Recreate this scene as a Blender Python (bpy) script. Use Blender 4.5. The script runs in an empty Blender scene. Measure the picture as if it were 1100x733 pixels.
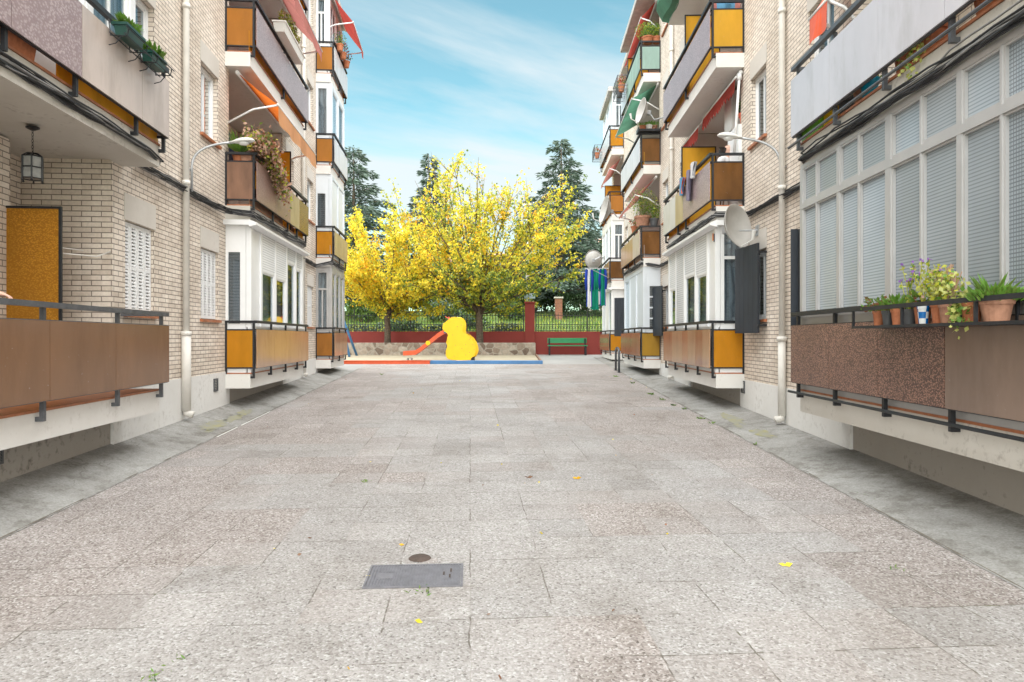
import bpy, bmesh, math, random
import numpy as np
from mathutils import Vector, Matrix
R = math.radians
rng = random.Random(7)
SC = bpy.context.scene
COL = SC.collection
E = 1.45            # eye height above the ground under the camera
FX = 733.0          # focal length in photograph pixels

# ------------------------------------------------------------------ frames
def _fr(vp):
    v = Vector(((vp - 550) / FX, 1.0)).normalized()
    return v
DIR = {'L': _fr(487), 'R': _fr(571)}
OFF = {'L': 0.285, 'R': 0.09}     # so that s is close to the distance from the camera
def P(side, s, n, z):
    """s metres along a facade, n metres out from the courtyard axis, z up"""
    d = DIR[side]
    l = Vector((-d.y, d.x)) if side == 'L' else Vector((d.y, -d.x))
    s += OFF[side]
    return Vector((s * d.x + n * l.x, s * d.y + n * l.y, z))
def RZ(side):
    d = DIR[side]
    a = math.atan2(d.y, d.x)
    return a if side == 'L' else a + math.pi
def S(side, px, n):
    d = DIR[side]
    l = (-d.y, d.x) if side == 'L' else (d.y, -d.x)
    t = (px - 550) / FX
    return n * (t * l[1] - l[0]) / (d.x - t * d.y) - OFF[side]

def gz(y):          # ground height: the court climbs gently
    if y < 33: return 0.02 * y
    if y < 34.5: return 0.66 + (y - 33) * 0.2
    if y < 50: return 0.96 + (y - 34.5) * 0.16
    return 3.44 + (y - 50) * 0.004

# ------------------------------------------------------------------ materials
def mat(name):
    m = bpy.data.materials.new(name); m.use_nodes = True
    nt = m.node_tree
    return m, nt, nt.nodes['Principled BSDF']
def N(nt, t, **kw):
    n = nt.nodes.new(t)
    for k, v in kw.items():
        if k in n.inputs: n.inputs[k].default_value = v
        else: setattr(n, k, v)
    return n
def lk(nt, a, b): nt.links.new(a, b)
def rgb(c): return (c[0], c[1], c[2], 1.0)
def ramp(nt, fac, stops):
    r = nt.nodes.new('ShaderNodeValToRGB')
    el = r.color_ramp.elements
    while len(el) < len(stops): el.new(0.5)
    for e, (p, c) in zip(el, stops):
        e.position = p; e.color = rgb(c) if len(c) == 3 else c
    lk(nt, fac, r.inputs['Fac'])
    return r.outputs['Color']
def mixc(nt, fac, a, b, mode='MIX'):
    n = nt.nodes.new('ShaderNodeMix'); n.data_type = 'RGBA'; n.blend_type = mode
    for sock, v in ((n.inputs['Factor'], fac), (n.inputs['A'], a), (n.inputs['B'], b)):
        pass
    ins = [i for i in n.inputs]
    f, A, B = ins[0], ins[6], ins[7]
    for s_, v in ((f, fac), (A, a), (B, b)):
        if hasattr(v, 'is_linked') or isinstance(v, bpy.types.NodeSocket): lk(nt, v, s_)
        else: s_.default_value = v if isinstance(v, (int, float)) else rgb(v)
    return n.outputs[2]
def noise(nt, vec, scale, detail=4, rough=0.55, dist=0.0):
    n = N(nt, 'ShaderNodeTexNoise'); n.inputs['Scale'].default_value = scale
    n.inputs['Detail'].default_value = detail; n.inputs['Roughness'].default_value = rough
    n.inputs['Distortion'].default_value = dist
    if vec is not None: lk(nt, vec, n.inputs['Vector'])
    return n.outputs['Fac']
def coords(nt, kind='Object', scale=None, rot=None):
    tc = N(nt, 'ShaderNodeTexCoord')
    o = tc.outputs[kind]
    if scale or rot:
        mp = N(nt, 'ShaderNodeMapping')
        if scale: mp.inputs['Scale'].default_value = scale
        if rot: mp.inputs['Rotation'].default_value = rot
        lk(nt, o, mp.inputs['Vector']); o = mp.outputs['Vector']
    return o
def bump(nt, b, h, strength=0.4, dist=0.01):
    n = N(nt, 'ShaderNodeBump'); n.inputs['Strength'].default_value = strength
    n.inputs['Distance'].default_value = dist
    lk(nt, h, n.inputs['Height']); lk(nt, n.outputs['Normal'], b.inputs['Normal'])
def plain(name, c, rough=0.6, metal=0.0, var=0.12, scale=6.0, spec=0.5, bmp=0.0, streak=False):
    m, nt, b = mat(name)
    co = coords(nt, 'Object', scale=(1, 1, 0.25) if streak else None)
    f = noise(nt, co, scale, 5, 0.6)
    lo = tuple(max(0, x * (1 - var)) for x in c); hi = tuple(min(1, x * (1 + var)) for x in c)
    lk(nt, ramp(nt, f, [(0.3, lo), (0.7, hi)]), b.inputs['Base Color'])
    b.inputs['Roughness'].default_value = rough; b.inputs['Metallic'].default_value = metal
    b.inputs['Specular IOR Level'].default_value = spec
    if bmp: bump(nt, b, noise(nt, co, scale * 8, 4), bmp, 0.004)
    return m

def brick_mat(name, c1, c2, mortar, w=0.235, h=0.0575, ms=0.0085):
    m, nt, b = mat(name)
    uv = coords(nt, 'UV')
    br = N(nt, 'ShaderNodeTexBrick'); lk(nt, uv, br.inputs['Vector'])
    br.inputs['Scale'].default_value = 1.0
    br.inputs['Brick Width'].default_value = w; br.inputs['Row Height'].default_value = h
    br.inputs['Mortar Size'].default_value = ms; br.inputs['Mortar Smooth'].default_value = 0.25
    br.inputs['Bias'].default_value = -0.1
    br.inputs['Color1'].default_value = rgb(c1); br.inputs['Color2'].default_value = rgb(c2)
    br.inputs['Mortar'].default_value = rgb(mortar)
    # every brick has a tone of its own
    sep = N(nt, 'ShaderNodeSeparateXYZ'); lk(nt, uv, sep.inputs[0])
    def fl(o, per, add=None):
        a = N(nt, 'ShaderNodeMath', operation='DIVIDE'); lk(nt, o, a.inputs[0]); a.inputs[1].default_value = per
        if add is not None:
            q = N(nt, 'ShaderNodeMath', operation='ADD'); lk(nt, a.outputs[0], q.inputs[0]); lk(nt, add, q.inputs[1]); a = q
        f_ = N(nt, 'ShaderNodeMath', operation='FLOOR'); lk(nt, a.outputs[0], f_.inputs[0]); return f_.outputs[0]
    row = fl(sep.outputs['Y'], h)
    hf = N(nt, 'ShaderNodeMath', operation='MULTIPLY'); lk(nt, row, hf.inputs[0]); hf.inputs[1].default_value = 0.5
    cid = N(nt, 'ShaderNodeCombineXYZ'); lk(nt, fl(sep.outputs['X'], w, hf.outputs[0]), cid.inputs[0]); lk(nt, row, cid.inputs[1])
    wn = N(nt, 'ShaderNodeTexWhiteNoise'); lk(nt, cid.outputs[0], wn.inputs['Vector'])
    n1 = noise(nt, uv, 0.9, 5, 0.65); n2 = noise(nt, uv, 40, 3)
    col = mixc(nt, 1.0, br.outputs['Color'], ramp(nt, n1, [(0.3, (0.82, 0.80, 0.77)), (0.65, (1.0, 1.0, 1.0))]), 'MULTIPLY')
    col = mixc(nt, 1.0, col, ramp(nt, n2, [(0.25, (0.88, 0.87, 0.85)), (0.7, (1.04, 1.03, 1.02))]), 'MULTIPLY')
    col = mixc(nt, 1.0, col, ramp(nt, wn.outputs['Value'], [(0.0, (0.86, 0.84, 0.82)), (0.3, (0.97, 0.96, 0.95)), (1.0, (1.03, 1.03, 1.03))]), 'MULTIPLY')
    st = noise(nt, coords(nt, 'UV', scale=(1.6, 0.22, 1)), 1.0, 6, 0.7)
    col = mixc(nt, 1.0, col, ramp(nt, st, [(0.32, (0.84, 0.82, 0.79)), (0.5, (1, 1, 1))]), 'MULTIPLY')
    lk(nt, col, b.inputs['Base Color'])
    b.inputs['Roughness'].default_value = 0.85
    inv = N(nt, 'ShaderNodeMath', operation='SUBTRACT'); inv.inputs[0].default_value = 1.0
    lk(nt, br.outputs['Fac'], inv.inputs[1])
    bump(nt, b, inv.outputs[0], 0.8, 0.006)
    return m

def panel_mat(name, c, trans=0.35, rough=0.35, var=0.1, tex=0.0, tscale=60, spec=0.5, pat=None):
    """wired glass or fibreglass sheet; part of the light comes through"""
    m, nt, b = mat(name)
    co = coords(nt, 'Object')
    f = noise(nt, coords(nt, 'Object', scale=(1, 1, 0.35)), 2.2, 5, 0.6)
    lo = tuple(x * (1 - var) for x in c); hi = tuple(min(1, x * (1 + var)) for x in c)
    col = ramp(nt, f, [(0.3, lo), (0.7, hi)])
    stk = noise(nt, coords(nt, 'Object', scale=(2.6, 2.6, 0.8)), 1.0, 6, 0.7)
    col = mixc(nt, 1.0, col, ramp(nt, stk, [(0.34, (0.86, 0.85, 0.83)), (0.5, (1, 1, 1)), (0.75, (1.05, 1.05, 1.05))]), 'MULTIPLY')
    spt = noise(nt, co, 30, 3, 0.6)
    col = mixc(nt, ramp(nt, spt, [(0.70, (0, 0, 0)), (0.74, (0.45, 0.45, 0.45))]), col, tuple(min(1, x * .5 + .28) for x in c))
    if pat:
        v = N(nt, 'ShaderNodeTexVoronoi'); v.feature = 'F1'; v.inputs['Scale'].default_value = tscale
        lk(nt, coords(nt, 'UV', scale=(1, 1.5, 1), rot=(0, 0, 0.6)), v.inputs['Vector'])
        col = mixc(nt, ramp(nt, v.outputs['Distance'], [(0.25, (0, 0, 0)), (0.6, (1, 1, 1))]), col, pat)
        bump(nt, b, v.outputs['Distance'], 0.5, 0.003)
    elif tex:
        bump(nt, b, noise(nt, co, tscale, 4), tex, 0.003)
    lk(nt, col, b.inputs['Base Color'])
    b.inputs['Roughness'].default_value = rough; b.inputs['Specular IOR Level'].default_value = spec
    if trans > 0:
        tr = N(nt, 'ShaderNodeBsdfTranslucent'); lk(nt, col, tr.inputs['Color'])
        ms = N(nt, 'ShaderNodeMixShader'); ms.inputs[0].default_value = trans
        lk(nt, b.outputs[0], ms.inputs[1]); lk(nt, tr.outputs[0], ms.inputs[2])
        lk(nt, ms.outputs[0], nt.nodes['Material Output'].inputs['Surface'])
    return m

def glass_mat(name, tint=(0.8, 0.85, 0.87), refl=0.25, rough=0.03):
    m, nt, b = mat(name)
    gl = N(nt, 'ShaderNodeBsdfGlossy'); gl.inputs['Roughness'].default_value = rough
    gl.inputs['Color'].default_value = (0.95, 0.97, 1, 1)
    tp = N(nt, 'ShaderNodeBsdfTransparent'); tp.inputs['Color'].default_value = rgb(tint)
    fr = N(nt, 'ShaderNodeLayerWeight'); fr.inputs['Blend'].default_value = refl
    mr = N(nt, 'ShaderNodeMapRange'); lk(nt, fr.outputs['Fresnel'], mr.inputs[0])
    mr.inputs[3].default_value = 0.08; mr.inputs[4].default_value = 0.55
    ms = N(nt, 'ShaderNodeMixShader'); lk(nt, mr.outputs[0], ms.inputs[0])
    lk(nt, tp.outputs[0], ms.inputs[1]); lk(nt, gl.outputs[0], ms.inputs[2])
    lk(nt, ms.outputs[0], nt.nodes['Material Output'].inputs['Surface'])
    return m

def slat_mat(name, c, dark, period, vertical=False, rough=0.5, cross=0.0):
    """slats, pleats or ribs: relief, with the shade of folds and gaps put into the colour"""
    m, nt, b = mat(name)
    uv = coords(nt, 'UV')
    sx = N(nt, 'ShaderNodeSeparateXYZ'); lk(nt, uv, sx.inputs[0])
    def saw(o, per):
        a = N(nt, 'ShaderNodeMath', operation='DIVIDE'); lk(nt, o, a.inputs[0]); a.inputs[1].default_value = per
        f = N(nt, 'ShaderNodeMath', operation='FRACT'); lk(nt, a.outputs[0], f.inputs[0]); return f.outputs[0]
    f = saw(sx.outputs['X' if vertical else 'Y'], period)
    if vertical:
        w = N(nt, 'ShaderNodeMath', operation='ADD'); lk(nt, sx.outputs['X'], w.inputs[0])
        nz = N(nt, 'ShaderNodeMath', operation='MULTIPLY'); lk(nt, noise(nt, uv, 1.6, 2), nz.inputs[0]); nz.inputs[1].default_value = 0.25
        lk(nt, nz.outputs[0], w.inputs[1]); f = saw(w.outputs[0], period)
        col = ramp(nt, f, [(0.0, dark), (0.3, c), (0.6, c), (1.0, dark)])
    else:
        col = ramp(nt, f, [(0.0, dark), (0.22, dark), (0.34, c), (0.85, c), (1.0, dark)])
    if cross:
        g = saw(sx.outputs['X'], cross)
        col = mixc(nt, ramp(nt, g, [(0.0, (1, 1, 1)), (0.22, (1, 1, 1)), (0.3, (0, 0, 0)), (1.0, (0, 0, 0))]), col, dark)
    col = mixc(nt, 1.0, col, ramp(nt, noise(nt, uv, 1.3, 4), [(0.3, (0.85, 0.86, 0.87)), (0.7, (1.02, 1.02, 1.02))]), 'MULTIPLY')
    oi = N(nt, 'ShaderNodeObjectInfo')
    col = mixc(nt, 1.0, col, ramp(nt, oi.outputs['Random'], [(0.0, (0.84, 0.85, 0.86)), (1.0, (1.08, 1.08, 1.08))]), 'MULTIPLY')
    lk(nt, col, b.inputs['Base Color']); b.inputs['Roughness'].default_value = rough
    bump(nt, b, f, 0.4, 0.006)
    return m

def leaf_mat(name, c, trans=0.4, var=0.25):
    m, nt, b = mat(name)
    f = noise(nt, coords(nt, 'Object'), 3.0, 3)
    lo = tuple(x * (1 - var) for x in c); hi = tuple(x * (1 + var) for x in c)
    col = ramp(nt, f, [(0.35, lo), (0.65, hi)])
    lk(nt, col, b.inputs['Base Color']); b.inputs['Roughness'].default_value = 0.55
    tr = N(nt, 'ShaderNodeBsdfTranslucent'); lk(nt, col, tr.inputs['Color'])
    ms = N(nt, 'ShaderNodeMixShader'); ms.inputs[0].default_value = trans
    lk(nt, b.outputs[0], ms.inputs[1]); lk(nt, tr.outputs[0], ms.inputs[2])
    lk(nt, ms.outputs[0], nt.nodes['Material Output'].inputs['Surface'])
    return m

def plaster_mat(name, c, stain=(0.25, 0.23, 0.2), amt=0.5, low=0.55):
    m, nt, b = mat(name)
    co = coords(nt, 'Object')
    f1 = noise(nt, co, 1.1, 8, 0.7); f2 = noise(nt, co, 14, 5, 0.65)
    mulf = N(nt, 'ShaderNodeMath', operation='MULTIPLY'); lk(nt, f1, mulf.inputs[0]); lk(nt, f2, mulf.inputs[1])
    fac = ramp(nt, mulf.outputs[0], [(0.30, (0, 0, 0)), (0.46, (amt, amt, amt))])
    col = mixc(nt, fac, c, stain)
    col = mixc(nt, 1.0, col, ramp(nt, f1, [(0.3, (0.88, 0.87, 0.85)), (0.65, (1, 1, 1))]), 'MULTIPLY')
    lk(nt, col, b.inputs['Base Color']); b.inputs['Roughness'].default_value = 0.9
    bump(nt, b, f2, 0.25, 0.006)
    return m

M = {}
M['brick'] = brick_mat('cream_brick', (0.83, 0.755, 0.675), (0.74, 0.655, 0.575), (0.30, 0.26, 0.225), w=0.205, ms=0.006)
M['white_plinth'] = plaster_mat('white_plinth_paint', (0.72, 0.71, 0.69), (0.36, 0.33, 0.29), 0.55)
M['grey_plinth'] = plaster_mat('bare_plinth_render', (0.36, 0.33, 0.295), (0.10, 0.09, 0.075), 1.0)  # stained bare render, base also darkened to stand for shade under the balconies
M['slab'] = plaster_mat('balcony_slab_paint', (0.72, 0.70, 0.67), (0.40, 0.36, 0.31), 0.5)
M['slab_grey'] = plaster_mat('balcony_slab_concrete', (0.58, 0.55, 0.50), (0.22, 0.19, 0.16), 0.75)
M['plaster'] = plaster_mat('terrace_plaster', (0.66, 0.60, 0.57), (0.45, 0.40, 0.36), 0.3)
M['lintel'] = plaster_mat('lintel_render', (0.60, 0.56, 0.51), (0.4, 0.36, 0.32), 0.4)
M['roof'] = plain('roof_slab', (0.42, 0.40, 0.38), 0.9, var=0.2)
M['black'] = plain('black_iron', (0.016, 0.017, 0.02), 0.45, 0.0, 0.3, 20, 0.4)
M['rail_grey'] = plain('worn_grey_rail', (0.10, 0.105, 0.115), 0.4, 0.3, 0.25, 14)
M['tile_red'] = plain('red_floor_tile', (0.36, 0.13, 0.055), 0.5, var=0.25, scale=12)
M['amber'] = panel_mat('amber_glass', (0.74, 0.335, 0.018), 0.45, 0.25, 0.14, 0.25, 90)
M['amber_light'] = panel_mat('yellow_glass', (0.80, 0.47, 0.05), 0.45, 0.25, 0.14, 0.3, 90)
M['amber_dark'] = panel_mat('ochre_glass', (0.44, 0.245, 0.03), 0.25, 0.2, 0.12, 0.2, 90)
M['amber_brown'] = panel_mat('brown_amber_glass', (0.19, 0.082, 0.022), 0.3, 0.15, 0.5, 0.2, 5)
M['orange_brown'] = panel_mat('orange_brown_glass', (0.52, 0.215, 0.04), 0.4, 0.25, 0.15, 0.3, 60)
M['pebble_amber'] = panel_mat('hammered_amber_glass', (0.66, 0.33, 0.035), 0.35, 0.3, 0.2, pat=(0.47, 0.20, 0.018), tscale=55)
M['tan'] = panel_mat('tan_sheet', (0.47, 0.285, 0.165), 0.12, 0.16, 0.09, 0.0, 60, 0.6)
M['tan2'] = panel_mat('reddish_tan_sheet', (0.40, 0.20, 0.105), 0.12, 0.16, 0.12, 0.0, 60, 0.6)
M['brown'] = panel_mat('brown_sheet', (0.20, 0.105, 0.055), 0.06, 0.2, 0.12, 0.0, 60, 0.6)
M['brown_grey'] = panel_mat('grey_brown_sheet', (0.21, 0.145, 0.11), 0.06, 0.18, 0.15, 0.0, 60, 0.6)
M['brown_pat'] = panel_mat('patterned_brown_sheet', (0.36, 0.20, 0.145), 0.05, 0.35, 0.15, pat=(0.085, 0.045, 0.035), tscale=62)
M['mauve'] = panel_mat('mauve_textured_sheet', (0.46, 0.37, 0.37), 0.08, 0.3, 0.08, pat=(0.30, 0.22, 0.225), tscale=34)
M['mauve_brown'] = panel_mat('brown_mauve_sheet', (0.36, 0.235, 0.195), 0.08, 0.3, 0.12, pat=(0.25, 0.15, 0.125), tscale=34)
M['lilac'] = panel_mat('pale_lilac_sheet', (0.55, 0.535, 0.57), 0.05, 0.22, 0.05, 0.0, 60, 0.5)
M['beige'] = panel_mat('pale_beige_sheet', (0.56, 0.47, 0.42), 0.1, 0.22, 0.12, 0.0, 60, 0.5)
M['yellow_beige'] = panel_mat('yellowish_sheet', (0.50, 0.40, 0.25), 0.15, 0.25, 0.12, 0.0, 60, 0.5)
M['pale'] = panel_mat('pale_grey_sheet', (0.64, 0.64, 0.65), 0.1, 0.25, 0.06, 0.0, 60, 0.5)
M['rust'] = panel_mat('rusty_brown_sheet', (0.22, 0.115, 0.07), 0.03, 0.4, 0.5, 0.3, 8)
M['green_net'] = panel_mat('green_mesh_net', (0.46, 0.62, 0.56), 0.5, 0.8, 0.12, 0.3, 80)
M['green_tarp'] = panel_mat('green_tarpaulin', (0.10, 0.26, 0.17), 0.4, 0.6, 0.2, 0.3, 10)
M['white_metal'] = plain('white_lacquer', (0.78, 0.78, 0.78), 0.35, 0, 0.04, 3, 0.5)
M['alu'] = plain('grey_aluminium', (0.43, 0.42, 0.415), 0.4, 0.25, 0.06, 5)
M['bluewhite'] = plain('bluish_white_panel', (0.66, 0.70, 0.74), 0.3, 0, 0.05, 2)
M['curtain'] = slat_mat('pleated_curtain', (0.62, 0.61, 0.60), (0.34, 0.34, 0.35), 0.11, True, 0.9)
M['curtain_grey'] = slat_mat('grey_pleated_curtain', (0.40, 0.41, 0.43), (0.19, 0.19, 0.21), 0.10, True, 0.9)
M['roller'] = slat_mat('white_roller_slats', (0.78, 0.78, 0.77), (0.52, 0.52, 0.52), 0.042)
M['ribbed'] = slat_mat('ribbed_blind_glass', (0.37, 0.41, 0.44), (0.235, 0.265, 0.29), 0.026, False, 0.25, 0.0)
M['ribbed_grid'] = slat_mat('ribbed_wired_glass', (0.38, 0.43, 0.465), (0.20, 0.225, 0.25), 0.026, False, 0.25, 0.024)
M['shutter_white'] = plain('white_shutter_paint', (0.74, 0.74, 0.74), 0.5, 0, 0.05, 8)
M['shutter_dark'] = plain('blue_black_shutter_paint', (0.017, 0.022, 0.03), 0.6, 0, 0.3, 9, streak=True)
M['dark_blind'] = slat_mat('dark_grey_blind', (0.20, 0.21, 0.23), (0.10, 0.105, 0.115), 0.05)
M['interior'] = plain('dark_room', (0.06, 0.058, 0.055), 0.9)  # shade of unlit rooms put into the colour
M['glass'] = glass_mat('window_glass')
M['pipe'] = plain('cream_pipe_paint', (0.68, 0.65, 0.60), 0.5, 0, 0.08, 5)
M['cable'] = plain('black_cable', (0.022, 0.022, 0.024), 0.6, 0, 0.3)
M['cable_grey'] = plain('grey_cable', (0.22, 0.215, 0.21), 0.6, 0, 0.3)
M['terracotta'] = plain('terracotta', (0.43, 0.155, 0.075), 0.8, 0, 0.22, 20, 0.3)
M['terracotta_old'] = plain('weathered_terracotta', (0.36, 0.185, 0.12), 0.85, 0, 0.3, 14, 0.3)
M['grey_pot'] = plain('dark_grey_plastic', (0.075, 0.078, 0.083), 0.5)
M['soil'] = plain('potting_soil', (0.05, 0.035, 0.025), 0.95, var=0.4, scale=60)
M['planter_green'] = plain('green_plastic', (0.006, 0.048, 0.035), 0.35, 0, 0.12)
M['joint_dirt'] = plain('brown_joint_dirt', (0.13, 0.112, 0.09), 0.95, 0, 0.3, 30)
M['rust_dark'] = plain('dark_rust', (0.065, 0.045, 0.036), 0.8, 0, 0.3, 40)
M['steel'] = plain('galvanised_steel', (0.42, 0.43, 0.44), 0.4, 0.6, 0.12, 10)
M['dish'] = plain('grey_dish_paint', (0.42, 0.40, 0.375), 0.55, 0, 0.1, 6)
M['lamp_white'] = plain('lamp_housing', (0.64, 0.63, 0.60), 0.4, 0, 0.08)
M['lantern_glass'] = plain('dusty_lantern_glass', (0.30, 0.30, 0.29), 0.3, 0, 0.2, 20)
M['lamp_glass'] = plain('frosted_lamp_glass', (0.72, 0.72, 0.70), 0.25)
M['orange_cloth'] = panel_mat('orange_awning_cloth', (0.80, 0.20, 0.035), 0.5, 0.85, 0.06, 0.2, 50, 0.2)
M['pale_orange_cloth'] = panel_mat('pale_orange_fabric', (0.80, 0.43, 0.22), 0.4, 0.85, 0.1, 0.2, 50, 0.2)  # paler orange than the awning cloth
M['red_cloth'] = panel_mat('red_awning_cloth', (0.47, 0.075, 0.06), 0.4, 0.85, 0.12, 0.2, 50, 0.2)
M['pink_cloth'] = panel_mat('faded_pink_awning_cloth', (0.58, 0.23, 0.20), 0.4, 0.85, 0.1, 0.2, 50, 0.2)
M['cloth_white'] = panel_mat('white_laundry', (0.75, 0.75, 0.76), 0.3, 0.9, 0.05, 0, 1, 0.2)
M['cloth_green'] = panel_mat('green_laundry', (0.01, 0.24, 0.155), 0.25, 0.9, 0.1, 0, 1, 0.2)
M['cloth_blue'] = panel_mat('blue_laundry', (0.02, 0.05, 0.32), 0.25, 0.9, 0.1, 0, 1, 0.2)
M['cloth_lilac'] = panel_mat('lilac_laundry', (0.27, 0.24, 0.31), 0.25, 0.9, 0.1, 0, 1, 0.2)
M['cloth_sky'] = panel_mat('light_blue_laundry', (0.14, 0.34, 0.52), 0.25, 0.9, 0.1, 0, 1, 0.2)
M['cloth_navy'] = plain('navy_cloth', (0.02, 0.028, 0.06), 0.9)
M['skin'] = plain('skin', (0.60, 0.36, 0.27), 0.5, 0, 0.06, 10)
M['hair'] = plain('dark_hair', (0.02, 0.014, 0.012), 0.5, 0, 0.3, 20)
M['cloth_grey'] = plain('grey_cloth', (0.25, 0.25, 0.27), 0.9)
M['bark'] = plain('grey_brown_bark', (0.12, 0.092, 0.068), 0.95, 0, 0.4, 14, 0.2, 0.8)
M['leaf_yellow'] = leaf_mat('yellow_leaf', (0.82, 0.67, 0.05))
M['leaf_gold'] = leaf_mat('golden_leaf', (0.82, 0.46, 0.02))
M['leaf_lime'] = leaf_mat('lime_leaf', (0.46, 0.47, 0.045))
M['leaf_green'] = leaf_mat('green_leaf', (0.145, 0.225, 0.04))
M['leaf_dark'] = leaf_mat('dark_green_leaf', (0.045, 0.085, 0.022), 0.25)
M['leaf_fresh'] = leaf_mat('fresh_green_leaf', (0.13, 0.27, 0.035))
M['leaf_var'] = leaf_mat('variegated_leaf', (0.50, 0.52, 0.16))
M['leaf_red'] = leaf_mat('reddish_leaf', (0.30, 0.13, 0.07))
M['leaf_pink'] = leaf_mat('dusty_pink_leaf', (0.52, 0.33, 0.24))
M['flower_red'] = leaf_mat('red_flower', (0.55, 0.05, 0.04))
M['flower_white'] = leaf_mat('white_flower', (0.8, 0.78, 0.75))
M['flower_violet'] = leaf_mat('violet_flower', (0.35, 0.16, 0.55))
M['needle'] = leaf_mat('cedar_needles', (0.055, 0.088, 0.058), 0.2, 0.3)
M['needle2'] = leaf_mat('bluish_cedar_needles', (0.105, 0.145, 0.115), 0.2, 0.25)
M['hedge'] = leaf_mat('hedge_leaves', (0.035, 0.068, 0.028), 0.15, 0.3)
M['red_wall'] = plaster_mat('oxide_red_paint', (0.27, 0.046, 0.038), (0.16, 0.04, 0.03), 0.35)
M['bench_green'] = plain('green_bench_paint', (0.015, 0.24, 0.09), 0.35, 0, 0.1)
M['play_yellow'] = plain('yellow_play_paint', (0.86, 0.52, 0.004), 0.4, 0, 0.06, 4)
M['play_red'] = plain('orange_red_play_paint', (0.70, 0.105, 0.035), 0.4, 0, 0.1, 4)
M['play_blue'] = plain('blue_play_paint', (0.05, 0.17, 0.36), 0.4, 0, 0.15, 4)
M['wood'] = plain('old_timber', (0.22, 0.13, 0.085), 0.85, 0, 0.25, 12)
M['terra_roof'] = plain('faded_roof_tiles', (0.46, 0.27, 0.21), 0.9, 0, 0.2, 5)
M['house_wall'] = plain('pale_house_wall', (0.55, 0.51, 0.47), 0.9)
M['red_brick'] = brick_mat('orange_brick', (0.36, 0.125, 0.06), (0.29, 0.095, 0.045), (0.22, 0.19, 0.165), 0.24, 0.07, 0.01)
M['iron'] = plain('dark_iron_fence', (0.03, 0.033, 0.035), 0.5)
M['cast_iron'] = plain('cast_iron', (0.15, 0.147, 0.162), 0.6, 0.1, 0.2, 18)
M['sign_blue'] = plain('pale_blue_sign', (0.42, 0.56, 0.66), 0.4)
M['blue_plastic'] = plain('blue_plastic', (0.0, 0.23, 0.36), 0.35)
M['lime_plastic'] = plain('lime_plastic', (0.16, 0.42, 0.02), 0.35)
M['sticker_orange'] = plain('orange_sticker', (0.75, 0.2, 0.02), 0.4)
M['sticker_navy'] = plain('navy_sticker', (0.02, 0.03, 0.09), 0.4)

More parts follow.
